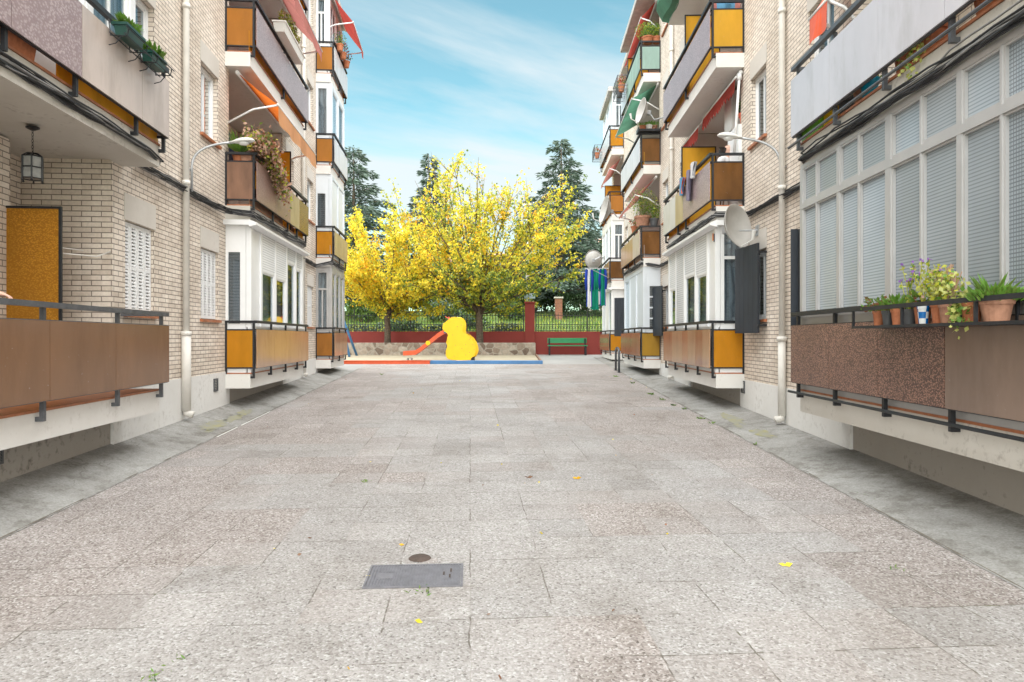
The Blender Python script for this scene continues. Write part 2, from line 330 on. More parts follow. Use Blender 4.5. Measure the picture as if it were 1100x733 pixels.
def ground_mats():
    # exposed-aggregate paving slabs
    m, nt, b = mat('exposed_aggregate_paving')
    co = coords(nt, 'Object', rot=(0, 0, -math.atan(45 / 733)))
    sx = N(nt, 'ShaderNodeSeparateXYZ'); lk(nt, co, sx.inputs[0])
    T = 0.42
    def mth(op, a, b_=None):
        n = N(nt, 'ShaderNodeMath', operation=op)
        for i, v in enumerate((a, b_)):
            if v is None: continue
            if isinstance(v, (int, float)): n.inputs[i].default_value = v
            else: lk(nt, v, n.inputs[i])
        return n.outputs[0]
    # wobble the joints a little
    wob = mth('MULTIPLY', mth('SUBTRACT', noise(nt, co, 5.0, 3), 0.5), 0.035)
    ux = mth('DIVIDE', mth('ADD', sx.outputs['X'], wob), T); uy = mth('DIVIDE', mth('ADD', sx.outputs['Y'], wob), T)
    fx, fy = mth('FLOOR', ux), mth('FLOOR', uy)
    cx = N(nt, 'ShaderNodeCombineXYZ'); lk(nt, fx, cx.inputs[0]); lk(nt, fy, cx.inputs[1])
    wn = N(nt, 'ShaderNodeTexWhiteNoise'); wn.noise_dimensions = '3D'; lk(nt, cx.outputs[0], wn.inputs['Vector'])
    # patches of slabs: low-frequency noise sampled per slab
    sc2 = N(nt, 'ShaderNodeVectorMath', operation='MULTIPLY'); lk(nt, cx.outputs[0], sc2.inputs[0]); sc2.inputs[1].default_value = (0.16, 0.24, 1)
    pn = noise(nt, sc2.outputs[0], 1.0, 2, 0.5)
    sc3 = N(nt, 'ShaderNodeVectorMath', operation='MULTIPLY'); lk(nt, cx.outputs[0], sc3.inputs[0]); sc3.inputs[1].default_value = (0.5, 0.5, 1)
    pn2 = noise(nt, sc3.outputs[0], 0.9, 1, 0.5)
    # more of the pinkish kind to the left and right, paler slabs in the middle
    ax = mth('ABSOLUTE', mth('SUBTRACT', sx.outputs['X'], 0.1))
    side = mth('MULTIPLY', mth('SUBTRACT', ax, 1.5), 0.075)
    pk = mth('ADD', pn, side)
    pk2 = mth('ADD', pk, mth('MULTIPLY', mth('SUBTRACT', wn.outputs['Value'], 0.5), 0.06))
    pink = ramp(nt, pk2, [(0.455, (0, 0, 0)), (0.545, (1, 1, 1))])
    vo = N(nt, 'ShaderNodeTexVoronoi'); vo.inputs['Scale'].default_value = 92; lk(nt, co, vo.inputs['Vector'])
    sr = N(nt, 'ShaderNodeSeparateColor'); lk(nt, vo.outputs['Color'], sr.inputs[0])
    cA = ramp(nt, sr.outputs[0], [(0.0, (0.16, 0.147, 0.137)), (0.08, (0.265, 0.247, 0.234)), (0.4, (0.342, 0.324, 0.311)), (0.85, (0.398, 0.382, 0.370)), (1.0, (0.50, 0.495, 0.49))])
    cB = ramp(nt, sr.outputs[1], [(0.0, (0.125, 0.104, 0.092)), (0.10, (0.22, 0.19, 0.174)), (0.5, (0.32, 0.284, 0.265)), (0.85, (0.395, 0.362, 0.343)), (1.0, (0.52, 0.50, 0.485))])
    col = mixc(nt, pink, cA, cB)
    tone = mth('ADD', 0.93, mth('MULTIPLY', wn.outputs['Value'], 0.11))
    tc = N(nt, 'ShaderNodeCombineColor')
    for i in range(3): lk(nt, tone, tc.inputs[i])
    col = mixc(nt, 1.0, col, tc.outputs[0], 'MULTIPLY')
    big = noise(nt, co, 0.55, 6, 0.65)
    col = mixc(nt, 1.0, col, ramp(nt, big, [(0.3, (0.80, 0.785, 0.77)), (0.62, (0.96, 0.965, 0.975))]), 'MULTIPLY')
    grp = ramp(nt, pn2, [(0.30, (0.86, 0.85, 0.84)), (0.40, (0.97, 0.967, 0.965)), (0.58, (1.0, 1.0, 1.0)), (0.7, (1.06, 1.06, 1.06))])
    col = mixc(nt, 1.0, col, grp, 'MULTIPLY')
    blot = noise(nt, co, 2.3, 7, 0.7)
    col = mixc(nt, 1.0, col, ramp(nt, blot, [(0.32, (0.80, 0.785, 0.765)), (0.46, (1, 1, 1))]), 'MULTIPLY')
    sp = noise(nt, co, 9.0, 4, 0.7)
    col = mixc(nt, ramp(nt, sp, [(0.66, (0, 0, 0)), (0.78, (0.35, 0.35, 0.35))]), col, (0.2, 0.18, 0.16))
    # joints: narrow, broken up, some gaps missing
    def edge(u, w):
        f = mth('FRACT', u); d = mth('MINIMUM', f, mth('SUBTRACT', 1.0, f))
        return mth('LESS_THAN', d, w)
    keepx = mth('GREATER_THAN', noise(nt, co, 1.5, 3, 0.6), 0.53)
    keepy = mth('GREATER_THAN', noise(nt, coords(nt, 'Object', scale=(0.8, 1.3, 1)), 1.4, 3, 0.6), 0.53)
    j = mth('MAXIMUM', mth('MULTIPLY', edge(ux, 0.0095), keepx), mth('MULTIPLY', edge(uy, 0.0105), keepy))
    thin = mth('MAXIMUM', edge(ux, 0.006), edge(uy, 0.006))
    jn = noise(nt, co, 26, 3)
    j = mth('MULTIPLY', j, ramp(nt, jn, [(0.36, (0.25, 0.25, 0.25)), (0.56, (1, 1, 1))]))
    col = mixc(nt, mth('MULTIPLY', thin, 0.40), col, (0.24, 0.22, 0.20))
    moss = ramp(nt, noise(nt, co, 1.7, 3), [(0.58, (0.125, 0.11, 0.095)), (0.70, (0.11, 0.115, 0.05))])
    col = mixc(nt, j, col, moss)
    lk(nt, col, b.inputs['Base Color']); b.inputs['Roughness'].default_value = 0.85
    b.inputs['Specular IOR Level'].default_value = 0.3
    h = mth('SUBTRACT', mth('SUBTRACT', mth('MULTIPLY', sr.outputs[0], 0.25), vo.outputs['Distance']), mth('MULTIPLY', j, 1.2))
    bump(nt, b, h, 0.55, 0.008)
    M['paving'] = m
    # concrete strip under the balconies
    m, nt, b = mat('cracked_concrete_strip')
    co = coords(nt, 'Object')
    f1 = noise(nt, co, 1.2, 8, 0.7); f2 = noise(nt, co, 18, 5, 0.7)
    col = ramp(nt, f1, [(0.28, (0.145, 0.135, 0.12)), (0.42, (0.25, 0.243, 0.232)), (0.55, (0.305, 0.30, 0.29)), (0.72, (0.36, 0.357, 0.348))])
    col = mixc(nt, 1.0, col, ramp(nt, f2, [(0.25, (0.82, 0.81, 0.79)), (0.7, (1.04, 1.04, 1.03))]), 'MULTIPLY')
    f3 = noise(nt, co, 60, 3, 0.6)
    col = mixc(nt, 1.0, col, ramp(nt, f3, [(0.35, (0.78, 0.77, 0.75)), (0.6, (1.05, 1.05, 1.05))]), 'MULTIPLY')
    f4 = noise(nt, co, 3.5, 6, 0.75)
    col = mixc(nt, 1.0, col, ramp(nt, f4, [(0.36, (0.66, 0.64, 0.61)), (0.5, (1.0, 1.0, 1.0))]), 'MULTIPLY')
    v = N(nt, 'ShaderNodeTexVoronoi'); v.feature = 'DISTANCE_TO_EDGE'; v.inputs['Scale'].default_value = 1.0
    wv = N(nt, 'ShaderNodeVectorMath', operation='ADD'); lk(nt, co, wv.inputs[0])
    nn = N(nt, 'ShaderNodeTexNoise'); nn.inputs['Scale'].default_value = 2.5; nn.inputs['Detail'].default_value = 5; lk(nt, co, nn.inputs['Vector'])
    lk(nt, nn.outputs['Color'], wv.inputs[1]); lk(nt, wv.outputs[0], v.inputs['Vector'])
    crack = ramp(nt, v.outputs['Distance'], [(0.0, (0.75, 0.75, 0.75)), (0.012, (0, 0, 0))])
    keep = ramp(nt, noise(nt, co, 0.8, 2), [(0.45, (0, 0, 0)), (0.55, (1, 1, 1))])
    cf = mixc(nt, 1.0, crack, keep, 'MULTIPLY')
    col = mixc(nt, cf, col, (0.12, 0.11, 0.095))
    lk(nt, col, b.inputs['Base Color']); b.inputs['Roughness'].default_value = 0.9
    bump(nt, b, f2, 0.3, 0.006)
    M['strip'] = m
    m, nt, b = mat('concrete_yard')
    co = coords(nt, 'Object')
    col = ramp(nt, noise(nt, co, 0.7, 7, 0.65), [(0.3, (0.25, 0.245, 0.235)), (0.7, (0.325, 0.32, 0.31))])
    lk(nt, col, b.inputs['Base Color']); b.inputs['Roughness'].default_value = 0.9
    M['yard'] = m
    m, nt, b = mat('dry_sand')
    col = ramp(nt, noise(nt, coords(nt, 'Object'), 2.5, 8, 0.7), [(0.3, (0.30, 0.255, 0.18)), (0.7, (0.41, 0.36, 0.275))])
    lk(nt, col, b.inputs['Base Color']); b.inputs['Roughness'].default_value = 0.95
    M['sand'] = m
    m, nt, b = mat('meadow_ground')
    col = ramp(nt, noise(nt, coords(nt, 'Object'), 0.9, 8, 0.7), [(0.3, (0.07, 0.095, 0.025)), (0.55, (0.105, 0.155, 0.035)), (0.75, (0.18, 0.19, 0.07))])
    lk(nt, col, b.inputs['Base Color']); b.inputs['Roughness'].default_value = 0.95
    M['meadow'] = m
    m, nt, b = mat('mossy_damp_concrete')
    col = ramp(nt, noise(nt, coords(nt, 'Object'), 7, 6, 0.7), [(0.40, (0.23, 0.225, 0.20)), (0.55, (0.24, 0.23, 0.15)), (0.68, (0.30, 0.27, 0.09))])
    lk(nt, col, b.inputs['Base Color']); b.inputs['Roughness'].default_value = 0.9
    M['moss'] = m
    # rubble stone
    m, nt, b = mat('rubble_stone')
    co = coords(nt, 'Object')
    v = N(nt, 'ShaderNodeTexVoronoi'); v.inputs['Scale'].default_value = 3.6; lk(nt, co, v.inputs['Vector'])
    ve = N(nt, 'ShaderNodeTexVoronoi'); ve.feature = 'DISTANCE_TO_EDGE'; ve.inputs['Scale'].default_value = 3.6; lk(nt, co, ve.inputs['Vector'])
    s3 = N(nt, 'ShaderNodeSeparateColor'); lk(nt, v.outputs['Color'], s3.inputs[0])
    col = ramp(nt, s3.outputs[0], [(0.0, (0.15, 0.11, 0.085)), (0.2, (0.25, 0.195, 0.155)), (0.65, (0.35, 0.29, 0.235)), (1.0, (0.43, 0.375, 0.315))])
    col = mixc(nt, ramp(nt, ve.outputs['Distance'], [(0.03, (1, 1, 1)), (0.09, (0, 0, 0))]), col, (0.34, 0.305, 0.26))
    col = mixc(nt, 1.0, col, ramp(nt, noise(nt, co, 12, 5), [(0.3, (0.75, 0.74, 0.72)), (0.7, (1.05, 1.05, 1.05))]), 'MULTIPLY')
    lk(nt, col, b.inputs['Base Color']); b.inputs['Roughness'].default_value = 0.95
    bump(nt, b, ve.outputs['Distance'], 0.8, 0.05)
    M['stone'] = m
    # blue and white glazed pot
    m, nt, b = mat('blue_white_glaze')
    ck = N(nt, 'ShaderNodeTexChecker'); ck.inputs['Scale'].default_value = 22
    lk(nt, coords(nt, 'Object'), ck.inputs['Vector'])
    ck.inputs['Color1'].default_value = (0.75, 0.77, 0.78, 1); ck.inputs['Color2'].default_value = (0.0, 0.13, 0.42, 1)
    lk(nt, ck.outputs['Color'], b.inputs['Base Color']); b.inputs['Roughness'].default_value = 0.2
    M['glaze'] = m
ground_mats()

# ------------------------------------------------------------------ geometry
ORG = {}
class Geo:
    def __init__(self, side=None):
        self.v, self.f, self.uv, self.mi, self.side, self.m = [], [], [], [], side, 0
    def _face(self, pts, uvs=None):
        i = len(self.v)
        for p in pts:
            self.v.append(P(self.side, *p) if self.side else Vector(p))
        self.f.append(tuple(range(i, i + len(pts))))
        if uvs is None:
            a, b, c = Vector(pts[0]), Vector(pts[1]), Vector(pts[2])
            n = (b - a).cross(c - a)
            k = max(range(3), key=lambda q: abs(n[q]))
            uvs = [(p[1], p[2]) if k == 0 else (p[0], p[2]) if k == 1 else (p[0], p[1]) for p in pts]
        self.uv.append(uvs); self.mi.append(self.m)
    quad = _face
    def box(self, a0, a1, b0, b1, c0, c1):
        if a1 < a0: a0, a1 = a1, a0
        if b1 < b0: b0, b1 = b1, b0
        if c1 < c0: c0, c1 = c1, c0
        q = self._face
        q([(a0, b0, c0), (a1, b0, c0), (a1, b0, c1), (a0, b0, c1)])
        q([(a1, b1, c0), (a0, b1, c0), (a0, b1, c1), (a1, b1, c1)])
        q([(a0, b1, c0), (a0, b0, c0), (a0, b0, c1), (a0, b1, c1)])
        q([(a1, b0, c0), (a1, b1, c0), (a1, b1, c1), (a1, b0, c1)])
        q([(a0, b0, c1), (a1, b0, c1), (a1, b1, c1), (a0, b1, c1)])
        q([(a0, b1, c0), (a1, b1, c0), (a1, b0, c0), (a0, b0, c0)])
    def hexa(self, b, t):
        """bottom 4 points, top 4 points, same winding"""
        q = self._face
        q([b[3], b[2], b[1], b[0]]); q(t)
        for i in range(4):
            j = (i + 1) % 4
            q([b[i], b[j], t[j], t[i]])
    def tube(self, pts, r, seg=8, cap=True):
        pts = [Vector(p) for p in pts]
        rs = r if isinstance(r, (list, tuple)) else [r] * len(pts)
        rings = []
        up = Vector((0, 0, 1)); prev = None
        for i, p in enumerate(pts):
            t = (pts[min(i + 1, len(pts) - 1)] - pts[max(i - 1, 0)])
            if t.length < 1e-9: t = Vector((0, 0, 1))
            t.normalize()
            if prev is None:
                a = up.cross(t)
                if a.length < 0.1: a = Vector((1, 0, 0)).cross(t)
                a.normalize()
            else:
                a = prev - t * prev.dot(t)
                if a.length < 1e-6: a = up.cross(t)
                a.normalize()
            prev = a; b = t.cross(a)
            rings.append([p + (a * math.cos(2 * math.pi * k / seg) + b * math.sin(2 * math.pi * k / seg)) * rs[i] for k in range(seg)])
        for i in range(len(rings) - 1):
            for k in range(seg):
                k2 = (k + 1) % seg
                self._face([rings[i][k], rings[i][k2], rings[i + 1][k2], rings[i + 1][k]], [(0, 0), (.1, 0), (.1, .1), (0, .1)])
        if cap and seg > 2:
            self._face(rings[0][::-1], [(0, 0)] * seg); self._face(rings[-1], [(0, 0)] * seg)
    def lathe(self, prof, c=(0, 0, 0), seg=16, sx=1, sy=1):
        rings = [[(c[0] + r * sx * math.cos(2 * math.pi * k / seg), c[1] + r * sy * math.sin(2 * math.pi * k / seg), c[2] + z) for k in range(seg)] for r, z in prof]
        for i in range(len(rings) - 1):
            for k in range(seg):
                k2 = (k + 1) % seg
                self._face([rings[i][k], rings[i][k2], rings[i + 1][k2], rings[i + 1][k]], [(0, 0), (.1, 0), (.1, .1), (0, .1)])
    def prism(self, poly, y0, y1):
        """outline in x,z; thickness along y"""
        n = len(poly)
        self._face([(x, y0, z) for x, z in poly]); self._face([(x, y1, z) for x, z in reversed(poly)])
        for i in range(n):
            j = (i + 1) % n
            self._face([(poly[j][0], y0, poly[j][1]), (poly[i][0], y0, poly[i][1]), (poly[i][0], y1, poly[i][1]), (poly[j][0], y1, poly[j][1])])
    def leaf(self, p, size, aspect=0.6, d=None, flat=0.0):
        if d is None:
            d = Vector((rng.gauss(0, 1), rng.gauss(0, 1), rng.gauss(0, 1) * (1 - flat)))
        d = Vector(d).normalized()
        o = d.cross(Vector((rng.gauss(0, 1), rng.gauss(0, 1), rng.gauss(0, 1) + flat * 3))).normalized()
        p = Vector(p); a = d * size; b = o * size * aspect * 0.5
        self._face([p, p + a * 0.5 + b, p + a, p + a * 0.5 - b], [(0, 0), (1, 0), (1, 1), (0, 1)])
    def build(self, name, mats, parent=None, org=None, smooth=False, recalc=True, weld=None, bevel=0):
        if not isinstance(mats, (list, tuple)): mats = [mats]
        if parent is not None: o0 = ORG[parent.name]
        elif org is not None: o0 = Vector(org)
        else:
            xs = [p.x for p in self.v]; ys = [p.y for p in self.v]; zs = [p.z for p in self.v]
            o0 = Vector(((min(xs) + max(xs)) / 2, (min(ys) + max(ys)) / 2, min(zs)))
        me = bpy.data.meshes.new(name)
        me.from_pydata([p - o0 for p in self.v], [], self.f)
        ul = me.uv_layers.new(name='UVMap')
        ul.data.foreach_set('uv', [c for f in self.uv for u in f for c in u])
        for m_ in mats: me.materials.append(M[m_])
        me.polygons.foreach_set('material_index', self.mi)
        if weld is None: weld = smooth
        if recalc or weld:
            bm = bmesh.new(); bm.from_mesh(me)
            if weld: bmesh.ops.remove_doubles(bm, verts=bm.verts, dist=1e-5)
            if recalc: bmesh.ops.recalc_face_normals(bm, faces=bm.faces)
            bm.to_mesh(me); bm.free()
        if smooth: me.polygons.foreach_set('use_smooth', [True] * len(me.polygons))
        ob = bpy.data.objects.new(name, me); COL.objects.link(ob)
        ORG[ob.name] = o0
        if parent is not None: ob.parent = parent
        else: ob.location = o0
        if bevel:
            bm = bmesh.new(); bm.from_mesh(me)
            bmesh.ops.remove_doubles(bm, verts=bm.verts, dist=1e-5)
            bmesh.ops.bevel(bm, geom=[e for e in bm.edges if e.is_manifold and e.calc_face_angle(0) > 0.6], offset=bevel, segments=2, affect='EDGES', profile=0.5)
            bm.to_mesh(me); bm.free()
        return ob

def tag(o, label=None, cat=None, group=None, kind=None):
    if label: o['label'] = label
    if cat: o['category'] = cat
    if group: o['group'] = group
    if kind: o['kind'] = kind
    return o
def thing(name, label, cat, loc=(0, 0, 0), group=None):
    o = bpy.data.objects.new(name, None); COL.objects.link(o)
    o.empty_display_size = 0.1
    o.location = loc; ORG[o.name] = Vector(loc)
    return tag(o, label, cat, group)
def put(o, side, s, n, z, rz=0.0):
    o.location = P(side, s, n, z); o.rotation_euler = (0, 0, RZ(side) + rz); return o
def copy_tree(o, parent=None):
    c = o.copy(); COL.objects.link(c)
    ORG[c.name] = ORG[o.name]
    if parent: c.parent = parent
    for ch in [x for x in COL.objects if x.parent == o]: copy_tree(ch, c)
    return c
# ------------------------------------------------------------------ the two apartment buildings
PB = [E - 0.49, E + 2.24, E + 4.73, E + 7.20]      # bottom of the balcony panels, floor by floor
ROOF_Z = E + 9.25
CFG = {  # s0: unseen ends behind the camera, placed for the light they let in
 'L': dict(nw=3.68, nb=3.18, cols=[(3.75, 7.67), (11.1, 15.05), (18.4, 20.6)], s0=-2.4, s1=20.95, plinth=0.90),
 'R': dict(nw=3.46, nb=2.90, cols=[(3.7, 7.62), (11.1, 15.0), (18.3, 22.1), (25.6, 29.0)], s0=-2.4, s1=29.4, plinth=0.77),
}
def floor_top(k): return PB[k] - 0.10
def floor_bot(k): return PB[k] - 0.33
def ceil_z(k): return floor_bot(k + 1) if k < 3 else ROOF_Z

def wall_cells(g, s0, s1, n0, n1, z0, z1, holes):
    ss = sorted({s0, s1, *[h[0] for h in holes], *[h[1] for h in holes]})
    zs = sorted({z0, z1, *[h[2] for h in holes], *[h[3] for h in holes]})
    for i in range(len(ss) - 1):
        for j in range(len(zs) - 1):
            a, b, c, d = ss[i], ss[i + 1], zs[j], zs[j + 1]
            if any(a >= h[0] - 1e-6 and b <= h[1] + 1e-6 and c >= h[2] - 1e-6 and d <= h[3] + 1e-6 for h in holes): continue
            g.box(a, b, n0, n1, c, d)

def louvre_shutter(bld, side, a, b, n, z0, z1, leaves=4):
    g = Geo(side); w = (b - a) / leaves
    for i in range(leaves):
        x0, x1 = a + i * w + 0.003, a + (i + 1) * w - 0.003
        for p, q in ((x0, x0 + 0.035), (x1 - 0.035, x1)): g.box(p, q, n, n + 0.03, z0, z1)
        for p, q in ((z0, z0 + 0.05), (z1 - 0.05, z1), ((z0 + z1) / 2 - 0.02, (z0 + z1) / 2 + 0.02)): g.box(x0 + 0.035, x1 - 0.035, n, n + 0.03, p, q)
        z = z0 + 0.06
        while z < z1 - 0.07:
            g.hexa([(x0 + 0.035, n + 0.003, z), (x1 - 0.035, n + 0.003, z), (x1 - 0.035, n + 0.027, z + 0.024), (x0 + 0.035, n + 0.027, z + 0.024)],
                   [(x0 + 0.035, n + 0.003, z + 0.014), (x1 - 0.035, n + 0.003, z + 0.014), (x1 - 0.035, n + 0.027, z + 0.038), (x0 + 0.035, n + 0.027, z + 0.038)])
            z += 0.04
    return g.build('shutter', 'shutter_white', bld)

def sash(bld, side, a, b, n, z0, z1, panes=2, curtain='curtain', fm='white_metal', cut=0.0):
    """a window in the wall or in a glazed bay, seen from the court"""
    g = Geo(side); t = 0.045
    g.box(a, a + t, n, n + 0.06, z0, z1); g.box(b - t, b, n, n + 0.06, z0, z1)
    g.box(a + t, b - t, n, n + 0.06, z0, z0 + t); g.box(a + t, b - t, n, n + 0.06, z1 - t, z1)
    w = (b - a - 2 * t) / panes
    for i in range(panes):
        p, q = a + t + i * w, a + t + (i + 1) * w
        o = 0.012 if i % 2 else 0.0
        for e0, e1 in ((p, p + 0.03), (q - 0.03, q)): g.box(e0, e1, n + 0.01 + o, n + 0.04 + o, z0 + t, z1 - t)
        g.box(p + 0.03, q - 0.03, n + 0.01 + o, n + 0.04 + o, z0 + t, z0 + t + 0.03)
        g.box(p + 0.03, q - 0.03, n + 0.01 + o, n + 0.04 + o, z1 - t - 0.03, z1 - t)
    w_ = g.build('window', fm, bld)
    g = Geo(side); g.box(a + t, b - t, n + 0.028, n + 0.033, z0 + t, z1 - t)
    return w_, g
def glaze(w_, g): g.build('glass', 'glass', w_)

def wall_window(bld, side, a, b, nw, z0, z1, kind):
    if kind == 'shutter':
        louvre_shutter(bld, side, a + 0.01, b - 0.01, nw + 0.035, z0 + 0.01, z1 - 0.01)
        g = Geo(side); g.box(a, b, nw + 0.10, nw + 0.12, z0, z1); g.build('dark_backing', 'interior', bld)  # added dark sheet, stands for the shade behind the louvres
    else:
        w_, g = sash(bld, side, a + 0.005, b - 0.005, nw + 0.07, z0 + 0.005, z1 - 0.005)
        glaze(w_, g)
        g = Geo(side); g.box(a, a + (b - a) * 0.62, nw + 0.16, nw + 0.17, z0, z1); g.build('curtain', 'curtain', w_)
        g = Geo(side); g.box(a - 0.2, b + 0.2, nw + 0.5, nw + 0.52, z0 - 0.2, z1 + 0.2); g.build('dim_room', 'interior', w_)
    g = Geo(side); g.box(a - 0.04, b + 0.04, nw - 0.045, nw - 0.002, z0 - 0.045, z0 - 0.004); g.build('sill', 'tile_red', bld)
    g = Geo(side); g.box(a - 0.03, b + 0.03, nw - 0.008, nw - 0.001, z1 + 0.003, z1 + 0.30); g.build('lintel', 'lintel', bld)

def building(side, label):
    c = CFG[side]; nw, nb = c['nw'], c['nb']
    mid = (c['s0'] + c['s1']) / 2
    bld = thing('apartment_building', label, 'building', P(side, mid, nw, gz(mid)))
    # window openings in the brick piers
    gaps = [(c['s0'], c['cols'][0][0])] + [(c['cols'][i][1], c['cols'][i + 1][0]) for i in range(len(c['cols']) - 1)] + [(c['cols'][-1][1], c['s1'])]
    pz = c['plinth']
    g = Geo(side); pl = Geo(side)
    wins = []
    for a, b in gaps:
        x0 = a - 0.22 if a > c['s0'] else a
        x1 = b + 0.2 if b < c['s1'] else b
        holes = []
        if b - a > 2 and a > 3:
            if a <= c['s0']: cand = []
            elif side == 'L': cand = [(a + 0.07, a + 0.82), (b - 1.05, b - 0.32)]
            else: cand = [(a + 0.20, a + 0.92), (b - 1.02, b - 0.32)]
            for k in range(4):
                for (p, q) in cand:
                    h = (p, q, PB[k] + 0.77, PB[k] + 1.82); holes.append(h); wins.append((k, a, b, h))
        wall_cells(g, x0, x1, nw, nw + 0.24, pz, ROOF_Z + 0.25, holes)
        if a > c['s0']: g.box(x0, x0 + 0.2, nw + 0.24, nw + 0.94, pz, ROOF_Z + 0.25)
        if b < c['s1']: g.box(x1 - 0.2, x1, nw + 0.24, nw + 0.94, pz, ROOF_Z + 0.25)
        pl = Geo(side); pl.box(x0, x1, nw - 0.012, nw + 0.3, -0.4, pz); pl.build('plinth', 'white_plinth', bld)
    g.box(c['s0'], c['s1'], nw + 0.94, nw + 1.2, pz, ROOF_Z + 0.25)
    g.box(c['s0'], c['s1'], nw + 9.0, nw + 9.25, -0.4, ROOF_Z + 0.25)
    g.box(c['s1'] - 0.24, c['s1'] - 0.001, nw + 0.94, nw + 9.0, -0.4, ROOF_Z + 0.25)
    g.box(c['s0'] + 0.001, c['s0'] + 0.24, nw + 0.94, nw + 9.0, -0.4, ROOF_Z + 0.25)
    g.build('wall', 'brick', bld)
    # set-back plinth below each balcony
    for a, b in c['cols']:
        g = Geo(side); g.box(a + 0.2, b - 0.2, nw + 0.02, nw + 0.3, -0.4, pz - 0.02)
        g.build('recessed_plinth', 'grey_plinth', bld)
    # roof with eaves, and the deeper eaves over each column of balconies
    g = Geo(side)
    g.box(c['s0'] - 0.2, c['s1'] + 0.2, nw - 0.25, nw + 9.4, ROOF_Z + 0.25, ROOF_Z + 0.42)
    for a, b in c['cols']: g.box(a - 0.05, b + 0.05, nb - 0.02, nw + 0.94, ROOF_Z, ROOF_Z + 0.16)
    g.build('roof', 'roof', bld)
    for k, a, b, h in wins:
        if k == 3 and a < 8: continue
        if side == 'R' and k == 0 and h[0] < 4: continue
        if side == 'L': kind = 'shutter' if k == 0 else 'sash'
        else: kind = 'sash'
        wall_window(bld, side, h[0], h[1], nw, h[2], h[3], kind)
    # drainpipes
    for px in ((200,) if side == 'L' else (840,)):
        sp = S(side, px, nw - 0.06)
        for ds in (0, 7.3):
            if side == 'L' and ds and False: continue
            s_ = sp + ds; base = gz(s_) + (0.17 if side == 'L' else 0.10)
            g = Geo(side)
            g.tube([(s_, nw - 0.06, base + 0.10), (s_, nw - 0.06, base + 1.15)], 0.052 if side == 'R' else 0.062, 12)
            g.tube([(s_, nw - 0.06, base + 1.15), (s_, nw - 0.06, ROOF_Z + 0.2)], 0.042, 12)
            g.tube([(s_, nw - 0.06, base + 0.14), (s_, nw - 0.07, base + 0.07), (s_, nw - 0.15, base + 0.045)], [0.05, 0.052, 0.05], 10)
            for z in (base + 1.15, base + 3.2, base + 5.6, base + 8.0):
                g.tube([(s_, nw - 0.06, z - 0.03), (s_, nw - 0.06, z + 0.03)], 0.053 if z > base + 2 else 0.068, 12)
            g.build('drainpipe', 'pipe', bld, smooth=True)
    # plinth vents
    for (px, n_) in (((158, 3.665), (232, 3.665), (345, 3.665), (8, 3.70)) if side == 'L' else ((798, 3.445), (889, 3.48))):
        s_ = S(side, px, nw - 0.02); z = 0.62 if side == 'L' else 0.55
        if side == 'L' and px == 8: s_, z = 5.55, 0.42
        g = Geo(side); nn = n_ if px not in (8, 889) else nw + 0.0
        for e in ((s_ - 0.09, s_ + 0.09, z, z + 0.02), (s_ - 0.09, s_ + 0.09, z + 0.18, z + 0.2), (s_ - 0.09, s_ - 0.07, z + 0.02, z + 0.18), (s_ + 0.07, s_ + 0.09, z + 0.02, z + 0.18)):
            g.box(e[0], e[1], nn - 0.012, nn + 0.004, e[2], e[3])
        for q in range(6): g.box(s_ - 0.07, s_ + 0.07, nn - 0.008, nn + 0.002, z + 0.03 + q * 0.025, z + 0.042 + q * 0.025)
        g.build('vent_grille', 'grey_pot', bld)
    return bld

